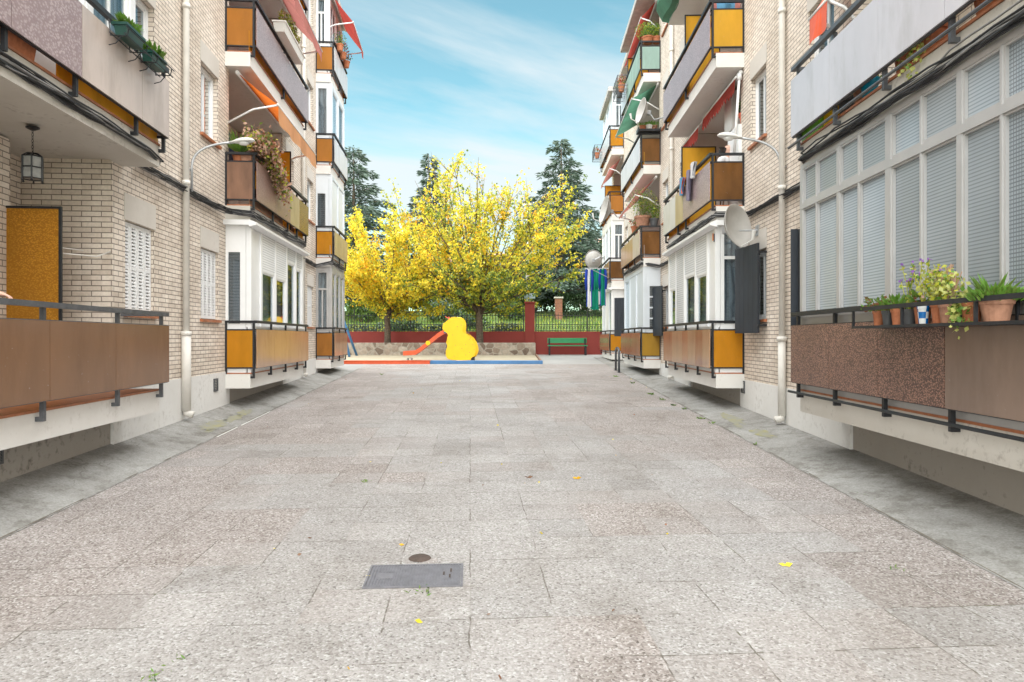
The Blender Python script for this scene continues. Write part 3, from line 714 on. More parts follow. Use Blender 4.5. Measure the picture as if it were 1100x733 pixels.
def balcony(bld, side, col, k, end, front, strip=None, plant_gap=True, slab='slab', post=None, rail='black', far_end=None, rails_only=False, lowrail=False):
    c = CFG[side]; nw, nb = c['nw'], c['nb']; a, b = c['cols'][col]
    zt, zb, p = floor_top(k), floor_bot(k), PB[k]
    top = p + 0.62; rl = p + 0.75
    g = Geo(side)
    g.box(a + 0.0, b, nb + 0.10, nw - 0.003, zb, zt)                 # projecting slab
    g.box(a + 0.2, b - 0.22, nw - 0.003, nw + 0.94, zb + 0.02, zt - 0.002)
    sl = g.build('balcony', slab, bld)
    g = Geo(side); g.box(a + 0.01, b - 0.01, nb + 0.085, nw - 0.01, zt + 0.002, zt + 0.022); g.build('floor_tiles', 'tile_red', sl)
    # railing
    g = Geo(side)
    g.box(a, b, nb - 0.005, nb + 0.045, rl - 0.022, rl + 0.022)
    g.box(a + 0.002, a + 0.042, nb + 0.045, nw, rl - 0.020, rl + 0.020); g.box(b - 0.042, b - 0.002, nb + 0.045, nw, rl - 0.020, rl + 0.020)
    for z in (top, p):
        g.box(a, b, nb + 0.008, nb + 0.034, z - 0.012, z + 0.012)
        for e in (a + 0.004, b - 0.034): g.box(e, e + 0.03, nb + 0.034, nw, z - 0.011, z + 0.011)
    g.box(a + 0.006, a + 0.032, nw - 0.03, nw - 0.001, zt, rl)
    posts = sorted({f[0] for f in front} | {f[1] for f in front}) if post is None else post
    for f in posts:
        s_ = a + 0.02 + f * (b - a - 0.04)
        g.box(s_ - 0.018, s_ + 0.018, nb + 0.034, nb + 0.066, p - 0.17, rl - 0.022)
        g.box(s_ - 0.016, s_ + 0.016, nb + 0.066, nb + 0.102, p - 0.17, p - 0.135)
    if lowrail: g.tube([(a - 0.03, nb - 0.01, p - 0.11), (b + 0.05, nb - 0.01, p - 0.11)], 0.014, 8)
    g.build('railing', rail, sl)
    for (f0, f1, m_) in front:
        s0, s1 = a + f0 * (b - a) + 0.004, a + f1 * (b - a) - 0.004
        g = Geo(side); g.box(s0, s1, nb - 0.006, nb + 0.006, p - 0.004, top + 0.004); g.build('front_panel', m_, sl)
    if end:
        g = Geo(side); g.box(a + 0.008, a + 0.018, nb + 0.036, nw - 0.032, p + 0.012, top - 0.012); g.build('end_panel', end, sl)
    g = Geo(side); g.box(b - 0.018, b - 0.008, nb + 0.036, nw - 0.032, p + 0.012, top - 0.012); g.build('end_panel', far_end or end or front[-1][2], sl)
    if strip:
        for (f0, f1, m_) in strip:
            g = Geo(side); g.box(a + f0 * (b - a), a + f1 * (b - a), nb + 0.115, nb + 0.123, zt + 0.024, p + 0.25); g.build('inner_panel', m_, sl)
    return sl

def terrace_back(bld, side, col, k, plaster='plaster', door=True, ceiling=True):
    c = CFG[side]; nw = c['nw']; a, b = c['cols'][col]
    zt, cz = floor_top(k), ceil_z(k)
    a += 0.2; b -= 0.22
    if plaster:
        g = Geo(side)
        dz = (a + 1.5, a + 2.3)
        wall_cells(g, a + 0.004, b - 0.004, nw + 0.915, nw + 0.937, zt, cz - 0.003, [(dz[0], dz[1], zt, zt + 2.05)] if door else [])
        g.box(a + 0.002, a + 0.02, nw + 0.03, nw + 0.914, zt, cz - 0.003)
        g.box(b - 0.02, b - 0.002, nw + 0.03, nw + 0.914, zt, cz - 0.003)
        g.build('terrace_lining', plaster, bld)
    if door:
        g = Geo(side); d0, d1 = a + 1.5, a + 2.3
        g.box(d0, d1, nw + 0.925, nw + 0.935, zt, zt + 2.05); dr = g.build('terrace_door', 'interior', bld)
        g = Geo(side)
        for e in ((d0, d0 + 0.05, zt, zt + 2.05), (d1 - 0.05, d1, zt, zt + 2.05), (d0 + 0.05, d1 - 0.05, zt + 2.0, zt + 2.05), ((d0 + d1) / 2 - 0.03, (d0 + d1) / 2 + 0.03, zt, zt + 2.0), (d0 + 0.05, d1 - 0.05, zt + 0.8, zt + 0.86)):
            g.box(e[0], e[1], nw + 0.895, nw + 0.913, e[2], e[3])
        g.build('door_frame', 'wood', dr)
    if k == 3 and ceiling: pass

def divider(parent, side, s, n0, n1, z0, z1, m_='amber', fm='black'):
    g = Geo(side); t = 0.022
    g.box(s - 0.015, s + 0.015, n0, n0 + t, z0, z1); g.box(s - 0.015, s + 0.015, n1 - t, n1, z0, z1)
    g.box(s - 0.014, s + 0.014, n0 + t, n1 - t, z1 - t, z1); g.box(s - 0.014, s + 0.014, n0 + t, n1 - t, z0, z0 + t)
    d = g.build('divider_screen', fm, parent)
    g = Geo(side); g.box(s - 0.004, s + 0.004, n0 + t, n1 - t, z0 + t, z1 - t); g.build('pane', m_, d)

def enclosure(bld, side, col, k, units, frame='white_metal', ne=0.12, low='pale', end=None, sill=0.66, head=0.10, curtain='curtain', top_light=None, low_m=None, cornice=False):
    """glazed bay closing a balcony. units: (frac0, frac1, kind, param)"""
    c = CFG[side]; nw, nb = c['nw'], c['nb']; a, b = c['cols'][col]
    zt, cz = floor_top(k), ceil_z(k)
    n = nb + ne; z0 = PB[k] + sill; z1 = cz - head
    a += 0.03; b -= 0.03
    g = Geo(side)
    g.box(a, b, n, n + 0.05, zt + 0.022, z0)                        # parapet behind the balcony panels
    g.box(a, b, n, n + 0.07, z1, cz - 0.002)                       # head
    for e0, e1 in ((a, a + 0.05), (b - 0.05, b)):
        g.box(e0, e1, n + 0.071, nw, zt + 0.022, z0); g.box(e0, e1, n + 0.071, nw, z1, cz - 0.002)
    fr = sorted({u[0] for u in units} | {u[1] for u in units})
    for f in fr:
        w = (0.010 if frame == 'alu' else 0.04) if f not in (0, 1) else (0.035 if frame == 'alu' else 0.06)
        if frame == 'alu' and f in (.515, .268, .757): w = 0.045 if f == .515 else 0.03
        s_ = a + f * (b - a); s_ = min(max(s_, a + w), b - w)
        g.box(s_ - w, s_ + w, n - 0.006, n + 0.075, z0, z1)
    g.box(a - 0.004, b + 0.004, n - 0.02, n - 0.007, z0 - 0.03, z0 + 0.02)
    if cornice:
        g.hexa([(a - 0.12, nb - 0.02, cz - 0.09), (b + 0.1, nb - 0.02, cz - 0.09), (b + 0.1, n - 0.002, cz - 0.12), (a - 0.12, n - 0.002, cz - 0.12)],
               [(a - 0.12, nb - 0.02, cz - 0.05), (b + 0.1, nb - 0.02, cz - 0.05), (b + 0.1, n - 0.002, cz - 0.003), (a - 0.12, n - 0.002, cz - 0.003)])
        g.box(a - 0.12, a - 0.002, n - 0.002, nw - 0.002, cz - 0.09, cz - 0.01)
    en = g.build('enclosure', frame, bld)
    def unit(s0, s1, kind, par, zz0, zz1):
        if kind == 'panel':
            g = Geo(side); g.box(s0, s1, n + 0.02, n + 0.035, zz0, zz1); g.build('blank_panel', par or low, en); return
        if kind == 'roller':                       # par = how far the roller blind is down (0..1)
            zc = zz1 - (zz1 - zz0) * par
            g = Geo(side); g.box(s0 + 0.01, s1 - 0.01, n + 0.005, n + 0.018, zc, zz1); g.build('roller_blind', 'roller', en)
            if par > 0.95: return
            zz1 = zc
        if kind == 'tinted':
            g = Geo(side); g.box(s0, s1, n + 0.03, n + 0.038, zz0, zz1); g.build('blind', par, en)
            g = Geo(side); t = 0.018
            for e in ((s0, s0 + t, zz0, zz1), (s1 - t, s1, zz0, zz1), (s0 + t, s1 - t, zz0, zz0 + t + .012), (s0 + t, s1 - t, zz1 - t, zz1)): g.box(e[0], e[1], n + 0.006, n + 0.029, e[2], e[3])
            g.build('sash_frame', frame, en); return
        panes = par if (kind == 'sash' and par) else 1
        w_, gg = sash(en, side, s0, s1, n + 0.004, zz0, zz1, panes, fm=frame)
        # the window is one level below the enclosure; its glass lies in the same mesh
        gl = gg.build('glass', 'glass', en)
        g = Geo(side); g.box(s0 + 0.02, s1 - 0.02, n + 0.10, n + 0.108, zz0, zz1)
        g.build('curtain', curtain, en)
    for (f0, f1, kind, par) in units:
        wd = lambda f: (0.045 if f == .515 else 0.03 if f in (.268, .757) else 0.010) if frame == 'alu' and kind == 'tinted' else 0.04
        ew = 0.07 if frame == 'alu' and kind == 'tinted' else 0.12
        s0 = a + f0 * (b - a) + (wd(f0) if f0 > 0 else ew); s1 = a + f1 * (b - a) - (wd(f1) if f1 < 1 else ew)
        if top_light:
            unit(s0, s1, kind, par, z0, top_light - 0.03); unit(s0, s1, kind, par, top_light + 0.03, z1)
        else: unit(s0, s1, kind, par, z0, z1)
    if top_light:
        g = Geo(side); g.box(a, b, n - 0.008, n + 0.06, top_light - 0.03, top_light + 0.03); g.build('transom', frame, en)
    # end face looking up the court
    g = Geo(side); e = end or 'sash'
    y0, y1 = n + 0.08, nw - 0.002
    def face(s_, kind):
        g = Geo(side)
        if kind == 'blank':
            g.box(s_, s_ + 0.03, y0, y1, z0, z1); g.build('end_wall', low, en); return
        t = 0.06
        q0, q1 = (y0 + (0.09 if kind in ('narrow', 'grid') else t), y1 - (0.04 if kind in ('narrow', 'grid') else t))
        g.box(s_, s_ + 0.04, y0, q0, z0, z1); g.box(s_, s_ + 0.04, q1, y1, z0, z1)
        zl = z1 - (0.42 if kind in ('narrow', 'grid') else 0.06)
        g.box(s_, s_ + 0.04, q0, q1, z0, z0 + 0.06); g.box(s_, s_ + 0.04, q0, q1, zl, z1)
        if kind == 'grid':
            for i in range(1, 4):
                z = z0 + 0.06 + (zl - z0 - 0.06) * i / 4; g.box(s_ + 0.002, s_ + 0.038, q0, q1, z - 0.02, z + 0.02)
        if kind in ('split', 'double'):
            z = z0 + (zl - z0) * 0.72; g.box(s_ + 0.002, s_ + 0.038, q0, q1, z - 0.025, z + 0.025)
        if kind == 'double':
            m_ = (q0 + q1) / 2; g.box(s_ + 0.003, s_ + 0.037, m_ - 0.02, m_ + 0.02, z0 + 0.06, z0 + (zl - z0) * 0.72 - 0.025)
        w_ = g.build('end_window', frame, en)
        g = Geo(side); g.box(s_ + 0.016, s_ + 0.02, q0, q1, z0 + 0.06, zl); g.build('end_glass', 'glass', en)
        g = Geo(side); g.box(s_ + 0.06, s_ + 0.064, q0, q1, z0, zl)
        g.build('end_curtain', 'dark_blind' if kind in ('narrow', 'grid') else 'curtain_grey', en)
    face(a, e); face(b - 0.04, 'blank')
    # dark sheet: the enclosed room's shade is put into its colour
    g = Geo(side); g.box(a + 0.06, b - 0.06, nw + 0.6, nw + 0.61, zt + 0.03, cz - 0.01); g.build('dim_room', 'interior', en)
    return en

BL = building('L', 'brick apartment building with white drainpipe, recessed terrace and hanging lantern on the ground floor')
BR = building('R', 'brick apartment building with a ribbed glass bay and flower pot shelf on the ground floor')

# ---- left building
balcony(BL, 'L', 0, 0, None, [(0.0, 0.42, 'brown'), (0.42, 0.69, 'brown'), (0.69, 1.0, 'brown')], rail='rail_grey', post=[0.1, 0.42, 0.73, 0.985])
terrace_back(BL, 'L', 0, 0, plaster=None, door=False)
g = Geo('L'); g.box(4.9, S('L', 10.8, 4.25), 4.25, 4.62, floor_top(0), floor_bot(1) - 0.004); g.build('pier', 'brick', BL)
divider(BL, 'L', 6.62, 3.75, 4.34, floor_top(0) + 0.05, E + 1.26, 'pebble_amber')
balcony(BL, 'L', 0, 1, 'lilac', [(0.0, 0.30, 'mauve'), (0.30, 0.54, 'mauve'), (0.54, 0.83, 'beige'), (0.83, 1.0, 'beige')], strip=[(0.56, 1.0, 'amber_light'), (0.5, 0.56, 'amber')], slab='slab_grey')
enclosure(BL, 'L', 0, 1, [(0, .25, 'sash', 2), (.25, .5, 'sash', 2), (.5, .75, 'sash', 2), (.75, 1, 'sash', 2)], ne=0.35)
for k in (2, 3):
    balcony(BL, 'L', 0, k, 'amber', [(0, .5, 'mauve'), (.5, 1, 'mauve')]); terrace_back(BL, 'L', 0, k)

balcony(BL, 'L', 1, 0, 'amber', [(0, .27, 'tan'), (.27, .54, 'tan'), (.54, .79, 'tan'), (.79, 1, 'tan')])
enclosure(BL, 'L', 1, 0, [(0, .16, 'panel', 'white_metal'), (.16, .40, 'roller', .38), (.40, .62, 'roller', .40), (.62, .82, 'roller', .16), (.82, 1, 'roller', .2)], ne=0.10, end='narrow', cornice=True)
balcony(BL, 'L', 1, 1, 'rust', [(0, .30, 'mauve_brown'), (.30, .58, 'mauve_brown'), (.58, .78, 'yellow_beige'), (.78, 1, 'brown')], strip=[(0, .55, 'rust'), (.8, 1.0, 'amber')], slab='slab_grey')
terrace_back(BL, 'L', 1, 1)
divider(BL, 'L', 14.2, 3.35, 4.1, floor_top(1) + 0.05, floor_top(1) + 1.72, 'amber_light')
balcony(BL, 'L', 1, 2, 'orange_brown', [(0, .5, 'mauve'), (.5, 1, 'mauve')], strip=[(0, .34, 'amber'), (.34, .62, 'amber')])
terrace_back(BL, 'L', 1, 2)
balcony(BL, 'L', 1, 3, 'amber', [(0, .5, 'pale'), (.5, 1, 'mauve')], strip=[(0.7, 1, 'amber_light')]); terrace_back(BL, 'L', 1, 3)

balcony(BL, 'L', 2, 0, 'orange_brown', [(0, .5, 'tan'), (.5, 1, 'tan')])
enclosure(BL, 'L', 2, 0, [(0, .33, 'sash', 1), (.33, .66, 'sash', 1), (.66, 1, 'sash', 1)], ne=0.08, end='double', frame='alu', curtain='curtain')
balcony(BL, 'L', 2, 1, 'amber', [(0, .5, 'yellow_beige'), (.5, 1, 'yellow_beige')], strip=[(0, 1, 'beige')])
enclosure(BL, 'L', 2, 1, [(0, .5, 'panel', 'bluewhite'), (.5, 1, 'panel', 'bluewhite')], ne=0.08, end='narrow', frame='bluewhite', low='bluewhite')
balcony(BL, 'L', 2, 2, 'orange_brown', [(0, .5, 'pale'), (.5, 1, 'pale')], strip=[(0, .9, 'amber')])
enclosure(BL, 'L', 2, 2, [(0, .5, 'sash', 1), (.5, 1, 'sash', 1)], ne=0.08, end='sash', frame='bluewhite', low='bluewhite')
balcony(BL, 'L', 2, 3, 'orange_brown', [(0, .5, 'pale'), (.5, 1, 'pale')])
enclosure(BL, 'L', 2, 3, [(0, .5, 'sash', 2), (.5, 1, 'sash', 2)], ne=0.14, end='double', frame='white_metal')

# ---- right building
balcony(BR, 'R', 0, 0, 'brown_grey', [(0, .275, 'brown_grey'), (.275, .51, 'brown_pat'), (.51, .75, 'brown_pat'), (.75, 1.0, 'brown_pat')], slab='slab_grey', lowrail=True, post=[.02, .275, .51, .75, .985])
enR = enclosure(BR, 'R', 0, 0, [(0, .158, 'tinted', 'ribbed_grid'), (.158, .268, 'tinted', 'ribbed'), (.268, .391, 'tinted', 'ribbed'), (.391, .515, 'tinted', 'ribbed'),
   (.515, .65, 'tinted', 'ribbed'), (.65, .757, 'tinted', 'ribbed'), (.757, .89, 'tinted', 'ribbed'), (.89, 1, 'tinted', 'ribbed')], frame='alu', ne=0.09, sill=0.74, head=0.05, end='blank', low='alu', top_light=E + 1.45)
balcony(BR, 'R', 0, 1, 'lilac', [(0, .275, 'lilac'), (.275, .51, 'lilac'), (.51, .75, 'lilac'), (.75, 1, 'lilac')], slab='slab_grey', lowrail=True, rail='rail_grey', post=[.02, .275, .51, .75, .985])
terrace_back(BR, 'R', 0, 1, plaster=None)
for k in (2, 3):
    balcony(BR, 'R', 0, k, 'amber', [(0, .5, 'mauve'), (.5, 1, 'mauve')]); terrace_back(BR, 'R', 0, k)

balcony(BR, 'R', 1, 0, 'amber', [(0, .12, 'tan'), (.12, .25, 'tan2'), (.25, .40, 'tan'), (.40, .52, 'tan2'), (.52, .76, 'tan'), (.76, 1, 'tan2')], post=[0, .26, .5, .75, 1])
enclosure(BR, 'R', 1, 0, [(0, .14, 'panel', 'white_metal'), (.14, .36, 'roller', .40), (.36, .60, 'roller', .36), (.60, .80, 'roller', 1.0), (.80, 1, 'roller', .45)], ne=0.10, end='split', cornice=True)
balcony(BR, 'R', 1, 1, 'amber_brown', [(0, .5, 'mauve'), (.5, .68, 'yellow_beige'), (.68, 1, 'pale')], strip=[(0.5, 1.0, 'amber')])
terrace_back(BR, 'R', 1, 1)
divider(BR, 'R', 13.9, 3.05, 3.75, floor_top(1) + 0.05, floor_top(1) + 1.75, 'amber_light')
balcony(BR, 'R', 1, 2, 'amber_light', [(0, .5, 'mauve'), (.5, 1, 'mauve')], strip=[(0.5, 1, 'amber_light')])
terrace_back(BR, 'R', 1, 2)
divider(BR, 'R', 13.6, 3.05, 3.75, floor_top(2) + 0.05, floor_top(2) + 1.8, 'amber_light')
balcony(BR, 'R', 1, 3, 'pale', [(0, .5, 'pale'), (.5, 1, 'pale')]); terrace_back(BR, 'R', 1, 3)

balcony(BR, 'R', 2, 0, 'amber_dark', [(0, .33, 'tan2'), (.33, .66, 'tan2'), (.66, 1, 'tan2')])
enclosure(BR, 'R', 2, 0, [(0, .35, 'panel', 'bluewhite'), (.35, .7, 'panel', 'bluewhite'), (.7, 1, 'sash', 2)], ne=0.10, end='grid', frame='bluewhite', low='bluewhite', cornice=False)
balcony(BR, 'R', 2, 1, 'amber_brown', [(0, .33, 'beige'), (.33, .66, 'tan'), (.66, 1, 'tan')], strip=[(0, .5, 'beige')])
terrace_back(BR, 'R', 2, 1)
balcony(BR, 'R', 2, 2, 'amber_brown', [(0, .5, 'pale'), (.5, 1, 'pale')], strip=[(0, 1, 'amber_light')])
terrace_back(BR, 'R', 2, 2)
balcony(BR, 'R', 2, 3, 'green_net', [(0, .33, 'green_net'), (.33, .66, 'green_net'), (.66, 1, 'pale')])
terrace_back(BR, 'R', 2, 3)
divider(BR, 'R', 21.0, 2.95, 3.6, floor_top(3) + 0.05, floor_top(3) + 1.5, 'amber_light')

balcony(BR, 'R', 3, 0, 'amber', [(0, .5, 'tan2'), (.5, 1, 'tan2')])
enclosure(BR, 'R', 3, 0, [(0, .3, 'sash', 1), (.3, .65, 'panel', 'white_metal'), (.65, 1, 'sash', 2)], ne=0.10, end='blank', low='white_metal', cornice=True)
balcony(BR, 'R', 3, 1, 'amber_brown', [(0, .5, 'tan'), (.5, 1, 'pale')])
enclosure(BR, 'R', 3, 1, [(0, .3, 'sash', 1), (.3, .65, 'sash', 2), (.65, 1, 'sash', 2)], ne=0.10, end='double')
balcony(BR, 'R', 3, 2, 'orange_brown', [(0, .5, 'pale'), (.5, 1, 'pale')])
terrace_back(BR, 'R', 3, 2)
divider(BR, 'R', 27.5, 2.95, 3.6, floor_top(2) + 0.05, floor_top(2) + 1.5, 'amber')
balcony(BR, 'R', 3, 3, 'amber', [(0, .5, 'pale'), (.5, 1, 'pale')], strip=[(0, 1, 'amber_light')])
enclosure(BR, 'R', 3, 3, [(0, .3, 'panel', 'bluewhite'), (.3, .65, 'sash', 2), (.65, 1, 'sash', 2)], ne=0.14, end='double', frame='bluewhite', low='bluewhite')

# dark open shutters on the right facade (hinged to the building)
def dark_shutter(side, s_h, n_h, w, ang, z0, z1):
    """one boarded leaf hinged at s_h; ang = swing away from the wall"""
    g = Geo(side); ca, sa = math.cos(ang), math.sin(ang)
    def q(u, v): return (s_h + u * ca + v * sa, n_h - u * sa + v * ca)
    nbd = 5
    for i in range(nbd):
        u0, u1 = w * i / nbd + 0.003, w * (i + 1) / nbd - 0.003
        c4 = [q(u0, 0), q(u1, 0), q(u1, 0.03), q(u0, 0.03)]
        g.hexa([(x, y, z0) for x, y in c4], [(x, y, z1) for x, y in c4])
    for z in (z0 + 0.12, z1 - 0.18):
        c4 = [q(0.02, 0.031), q(w - 0.02, 0.031), q(w - 0.02, 0.05), q(0.02, 0.05)]
        g.hexa([(x, y, z) for x, y in c4], [(x, y, z + 0.07) for x, y in c4])
    sh = g.build('shutter', 'shutter_dark', BR)
    for z in (z0 + 0.1, z1 - 0.15):
        g = Geo(side); g.box(s_h - 0.02, s_h + 0.02, n_h, CFG[side]['nw'], z, z + 0.03); g.build('hinge', 'black', sh)
s_ = S('R', 816, 3.36); dark_shutter('R', s_, 3.33, 0.80, 0.12, E + 0.07, E + 1.40)
dark_shutter('R', 7.80, 3.40, 0.42, 1.45, E + 0.10, E + 1.25)
s_ = S('R', 712.5, 3.40); dark_shutter('R', s_, 3.36, 0.75, 0.15, E + 0.05, E + 1.35)
dark_shutter('R', 22.9, 3.36, 0.60, 1.2, E + 0.05, E + 1.35)
# ------------------------------------------------------------------ ground
def sheet(name, xs, ys, zf, m_, kind='structure'):
    g = Geo()
    for i in range(len(xs) - 1):
        for j in range(len(ys) - 1):
            g.quad([(xs[i], ys[j], zf(ys[j])), (xs[i + 1], ys[j], zf(ys[j])), (xs[i + 1], ys[j + 1], zf(ys[j + 1])), (xs[i], ys[j + 1], zf(ys[j + 1]))])
    o = g.build(name, m_, recalc=False, org=(0, 0, 0), weld=True)
    return tag(o, kind=kind)
ter_y = [-60, -6, 0, 10, 20, 33, 34.5, 37, 40, 45, 50, 70, 120, 400, 1500]
sheet('terrain', [-1500, -200, -60, -20, 0, 20, 60, 200, 1500], ter_y, lambda y: gz(y) - 0.03, 'meadow')
sheet('yard', [-30, 8], [-6, 0, 33], lambda y: gz(y) - 0.006, 'yard')
# court paving: one sheet that ends where the playground begins
g = Geo()
def court_x(side, y, n):
    d = DIR[side]; return P(side, (y - (n * (d.x if side == 'L' else -d.x))) / d.y, n, 0).x
ys = [-5, 0, 4, 8, 12, 16, 20, 24.7]
for y0, y1 in zip(ys, ys[1:]):
    g.quad([(court_x('L', y0, 3.06), y0, gz(y0)), (court_x('R', y0, 2.70), y0, gz(y0)), (court_x('R', y1, 2.70), y1, gz(y1)), (court_x('L', y1, 3.06), y1, gz(y1))])
tag(g.build('paving', 'paving', recalc=False, org=(0, 0, 0)), kind='structure')
for side, n0, n1, rise, s1 in (('L', 3.03, 3.75, 0.16, 21.2), ('R', 2.67, 3.55, 0.10, 29.6)):
    g = Geo(side); ss = [-4, 0, 4, 8, 12, 16, 20, s1]
    for a, b in zip(ss, ss[1:]):
        for (q0, q1, h0, h1) in ((n0, n0 + 0.11, 0.0, 0.022), (n0 + 0.11, n0 + 0.115, 0.022, 0.012), (n0 + 0.115, n1, 0.012, rise)):
            g.quad([(a, q0, gz(a) + 0.004 + h0), (b, q0, gz(b) + 0.004 + h0), (b, q1, gz(b) + 0.004 + h1), (a, q1, gz(a) + 0.004 + h1)])
    tag(g.build('pavement_strip', 'strip', org=(0, 0, 0), recalc=False), kind='structure')
# irregular damp mossy blotches on the strips
def blotch(g, s0, n0, rs, rn, nb_, rise, n1, seed):
    r_ = random.Random(seed); pts = []
    for q in range(28):
        a = 2 * math.pi * q / 28; k = r_.uniform(.55, 1.05)
        s_, n_ = s0 + rs * k * math.cos(a), n0 + rn * k * math.sin(a)
        n_ = max(nb_ + .13, n_)
        pts.append((s_, n_, gz(s_) + .008 + .012 + (rise - .012) * (n_ - nb_ - .115) / (n1 - nb_ - .115)))
    g.quad(pts)
g = Geo('L')
for k, (s0, n0, rs, rn) in enumerate(((9.5, 3.30, .55, .13), (10.2, 3.26, .5, .09), (10.8, 3.28, .4, .10), (9.1, 3.22, .2, .05))): blotch(g, s0, n0, rs, rn, 3.03, .16, 3.75, k)
g.side = None
g2 = Geo('R')
for k, (s0, n0, rs, rn) in enumerate(((8.8, 2.98, .4, .12), (10.2, 2.98, .7, .13), (9.5, 2.88, .25, .05))): blotch(g2, s0, n0, rs, rn, 2.67, .10, 3.55, k + 10)
g.v += [v for v in g2.v]; base = len(g.v) - len(g2.v); g.f += [tuple(i + base for i in f) for f in g2.f]; g.uv += g2.uv; g.mi += g2.mi
tag(g.build('moss', 'moss', recalc=False), kind='stuff')
g = Geo('L')
for a, b in ((8.75, 9.6), (9.75, 11.3)):
    g.quad([(a, 3.005, gz(a) + 0.004), (b, 3.01, gz(b) + 0.004), (b, 3.03, gz(b) + 0.005), (a, 3.03, gz(a) + 0.005)])
tag(g.build('painted_line', 'lamp_white', recalc=False), kind='structure')
# weeds in the joints, fallen leaves
g = Geo()
def tuft(x, y, z, n, h):
    for _ in range(n):
        g.m = rng.choice((0, 0, 1, 2)); a = rng.uniform(0, 6.28)
        g.leaf((x + rng.gauss(0, .02), y + rng.gauss(0, .035), z), h * rng.uniform(.5, 1.2), .24, (math.cos(a), math.sin(a), rng.uniform(.2, .9)))
for px, py, n in ((945, 540, 14), (952, 544, 14), (960, 549, 12), (1092, 622, 22), (1098, 625, 22), (966, 614, 8), (700, 424, 16), (712, 430, 12), (736, 440, 12), (752, 450, 14), (765, 455, 10), (392, 518, 8), (455, 636, 8), (448, 636, 6), (930, 535, 8), (812, 478, 5), (163, 727, 10), (190, 712, 6), (662, 405, 6), (680, 412, 8), (410, 403, 5), (724, 436, 8), (1060, 600, 6)):
    Y = E / ((py - 363) / FX + 0.02)
    X = (px - 550) / FX * Y
    tuft(X, Y, gz(Y), int(n * (1.6 if Y < 6 else 1.9)), 0.016 + 0.0042 * Y)
tag(g.build('weeds', ['leaf_green', 'leaf_fresh', 'leaf_dark'], recalc=False), kind='stuff')
g = Geo()
for i in range(60):
    Y = rng.uniform(2.7, 24); X = rng.uniform(-0.30, 0.30) * Y - 0.06 * Y
    X = max(-2.9 - .08 * Y, min(2.6 + .03 * Y, X)); g.m = rng.choice((0, 0, 1, 2, 2, 3)); a = rng.uniform(0, 6.28)
    g.leaf((X, Y, gz(Y) + 0.006), rng.uniform(.02, .045), .6, (math.cos(a), math.sin(a), .12))
for px, py, m_ in ((842, 609, 0), (618, 515, 1), (566, 514, 2)):
    Y = E / ((py - 363) / FX + 0.02); X = (px - 550) / FX * Y; g.m = m_; g.leaf((X, Y, gz(Y) + 0.008), .06, .5, (1, .2, .15)); g.leaf((X + .02, Y, gz(Y) + 0.008), .05, .5, (-1, .4, .15))
tag(g.build('fallen_leaves', ['leaf_yellow', 'leaf_gold', 'wood', 'leaf_red'], recalc=False), kind='stuff')

# manhole cover and the small round cap beyond it
def gpt(px, py):
    Y = E / ((py - 363) / FX + 0.02); return Vector(((px - 550) / FX * Y, Y, gz(Y)))
mh = thing('manhole_cover', 'ribbed grey rectangular metal manhole cover set in the paving', 'manhole cover', gpt(446, 619))
mh.rotation_euler = (0.02, 0, math.atan(45 / 733))
ORG[mh.name] = Vector((0, 0, 0))
g = Geo()
W, H = 0.275, 0.175
for e in ((-W, W, -H, -H + .012), (-W, W, H - .012, H), (-W, -W + .012, -H + .012, H - .012), (W - .012, W, -H + .012, H - .012)): g.box(e[0], e[1], e[2], e[3], -.02, .008)
g.build('frame', 'cast_iron', mh)
g = Geo(); g.box(-W + .014, W - .014, -H + .014, H - .014, -.02, .002)
x = -W + .022
while x < W - .03:
    cut = abs(x + .17) < .045
    if not cut: g.box(x, x + .008, -H + .02, H - .02, .0021, .007)
    else: g.box(x, x + .008, -H + .02, -.05, .0021, .007); g.box(x, x + .008, .05, H - .02, .0021, .007)
    x += .0165
g.box(-.215, -.125, -.045, .045, .0022, .0062)
g.build('lid', 'cast_iron', mh)
g = Geo()
for x, y in ((.2, -.03), (.205, .06), (.165, 0.01)): g.box(x - .006, x + .004, y - .02, y + .03, .0071, .0085)
g.build('rust_spots', 'rust_dark', mh)
rc = thing('drain_cap', 'small round dark rusty drain cap just beyond the rectangular manhole cover', 'drain cap', gpt(451, 600.5))
ORG[rc.name] = Vector((0, 0, 0)); rc.rotation_euler = (0.02, 0, 0)
g = Geo(); g.box(-.095, .11, -.065, .06, -.01, .004); g.build('surround', 'paving', rc)
g = Geo(); g.lathe([(0, .012), (.06, .012), (.068, .006), (.07, .0042)], seg=24); g.build('cap', 'rust_dark', rc, smooth=True)

# ------------------------------------------------------------------ cables along the facades
def cables(side, label, pts, n, spread, sag):
    o = thing('cable_bundle', label, 'cables', P(side, *pts[len(pts) // 2]))
    for kind, cnt in (('cable', n), ('cable_grey', max(2, n // 3))):
        g = Geo(side)
        for _ in range(cnt):
            path = []; r = rng.uniform(.006, .011); o1 = rng.gauss(0, spread); o2 = rng.gauss(0, spread); ph = rng.uniform(0, 6)
            for (a, b) in zip(pts, pts[1:]):
                L = (Vector(b) - Vector(a)).length; k = max(2, int(L / .22))
                for i in range(k):
                    t = i / k; p = Vector(a).lerp(Vector(b), t)
                    o1 += rng.gauss(0, spread * .35); o2 += rng.gauss(0, spread * .35); o1 *= .93; o2 *= .93
                    path.append((p.x, p.y + min(o1, .03), p.z + o2 - sag * abs(math.sin(p.x * 2.2 + ph))))
            path.append(tuple(pts[-1]))
            g.tube(path, r, 5, cap=False)
        g.build('strand', kind, o, smooth=True, recalc=False, weld=True)
    return o
zc = E + 2.02
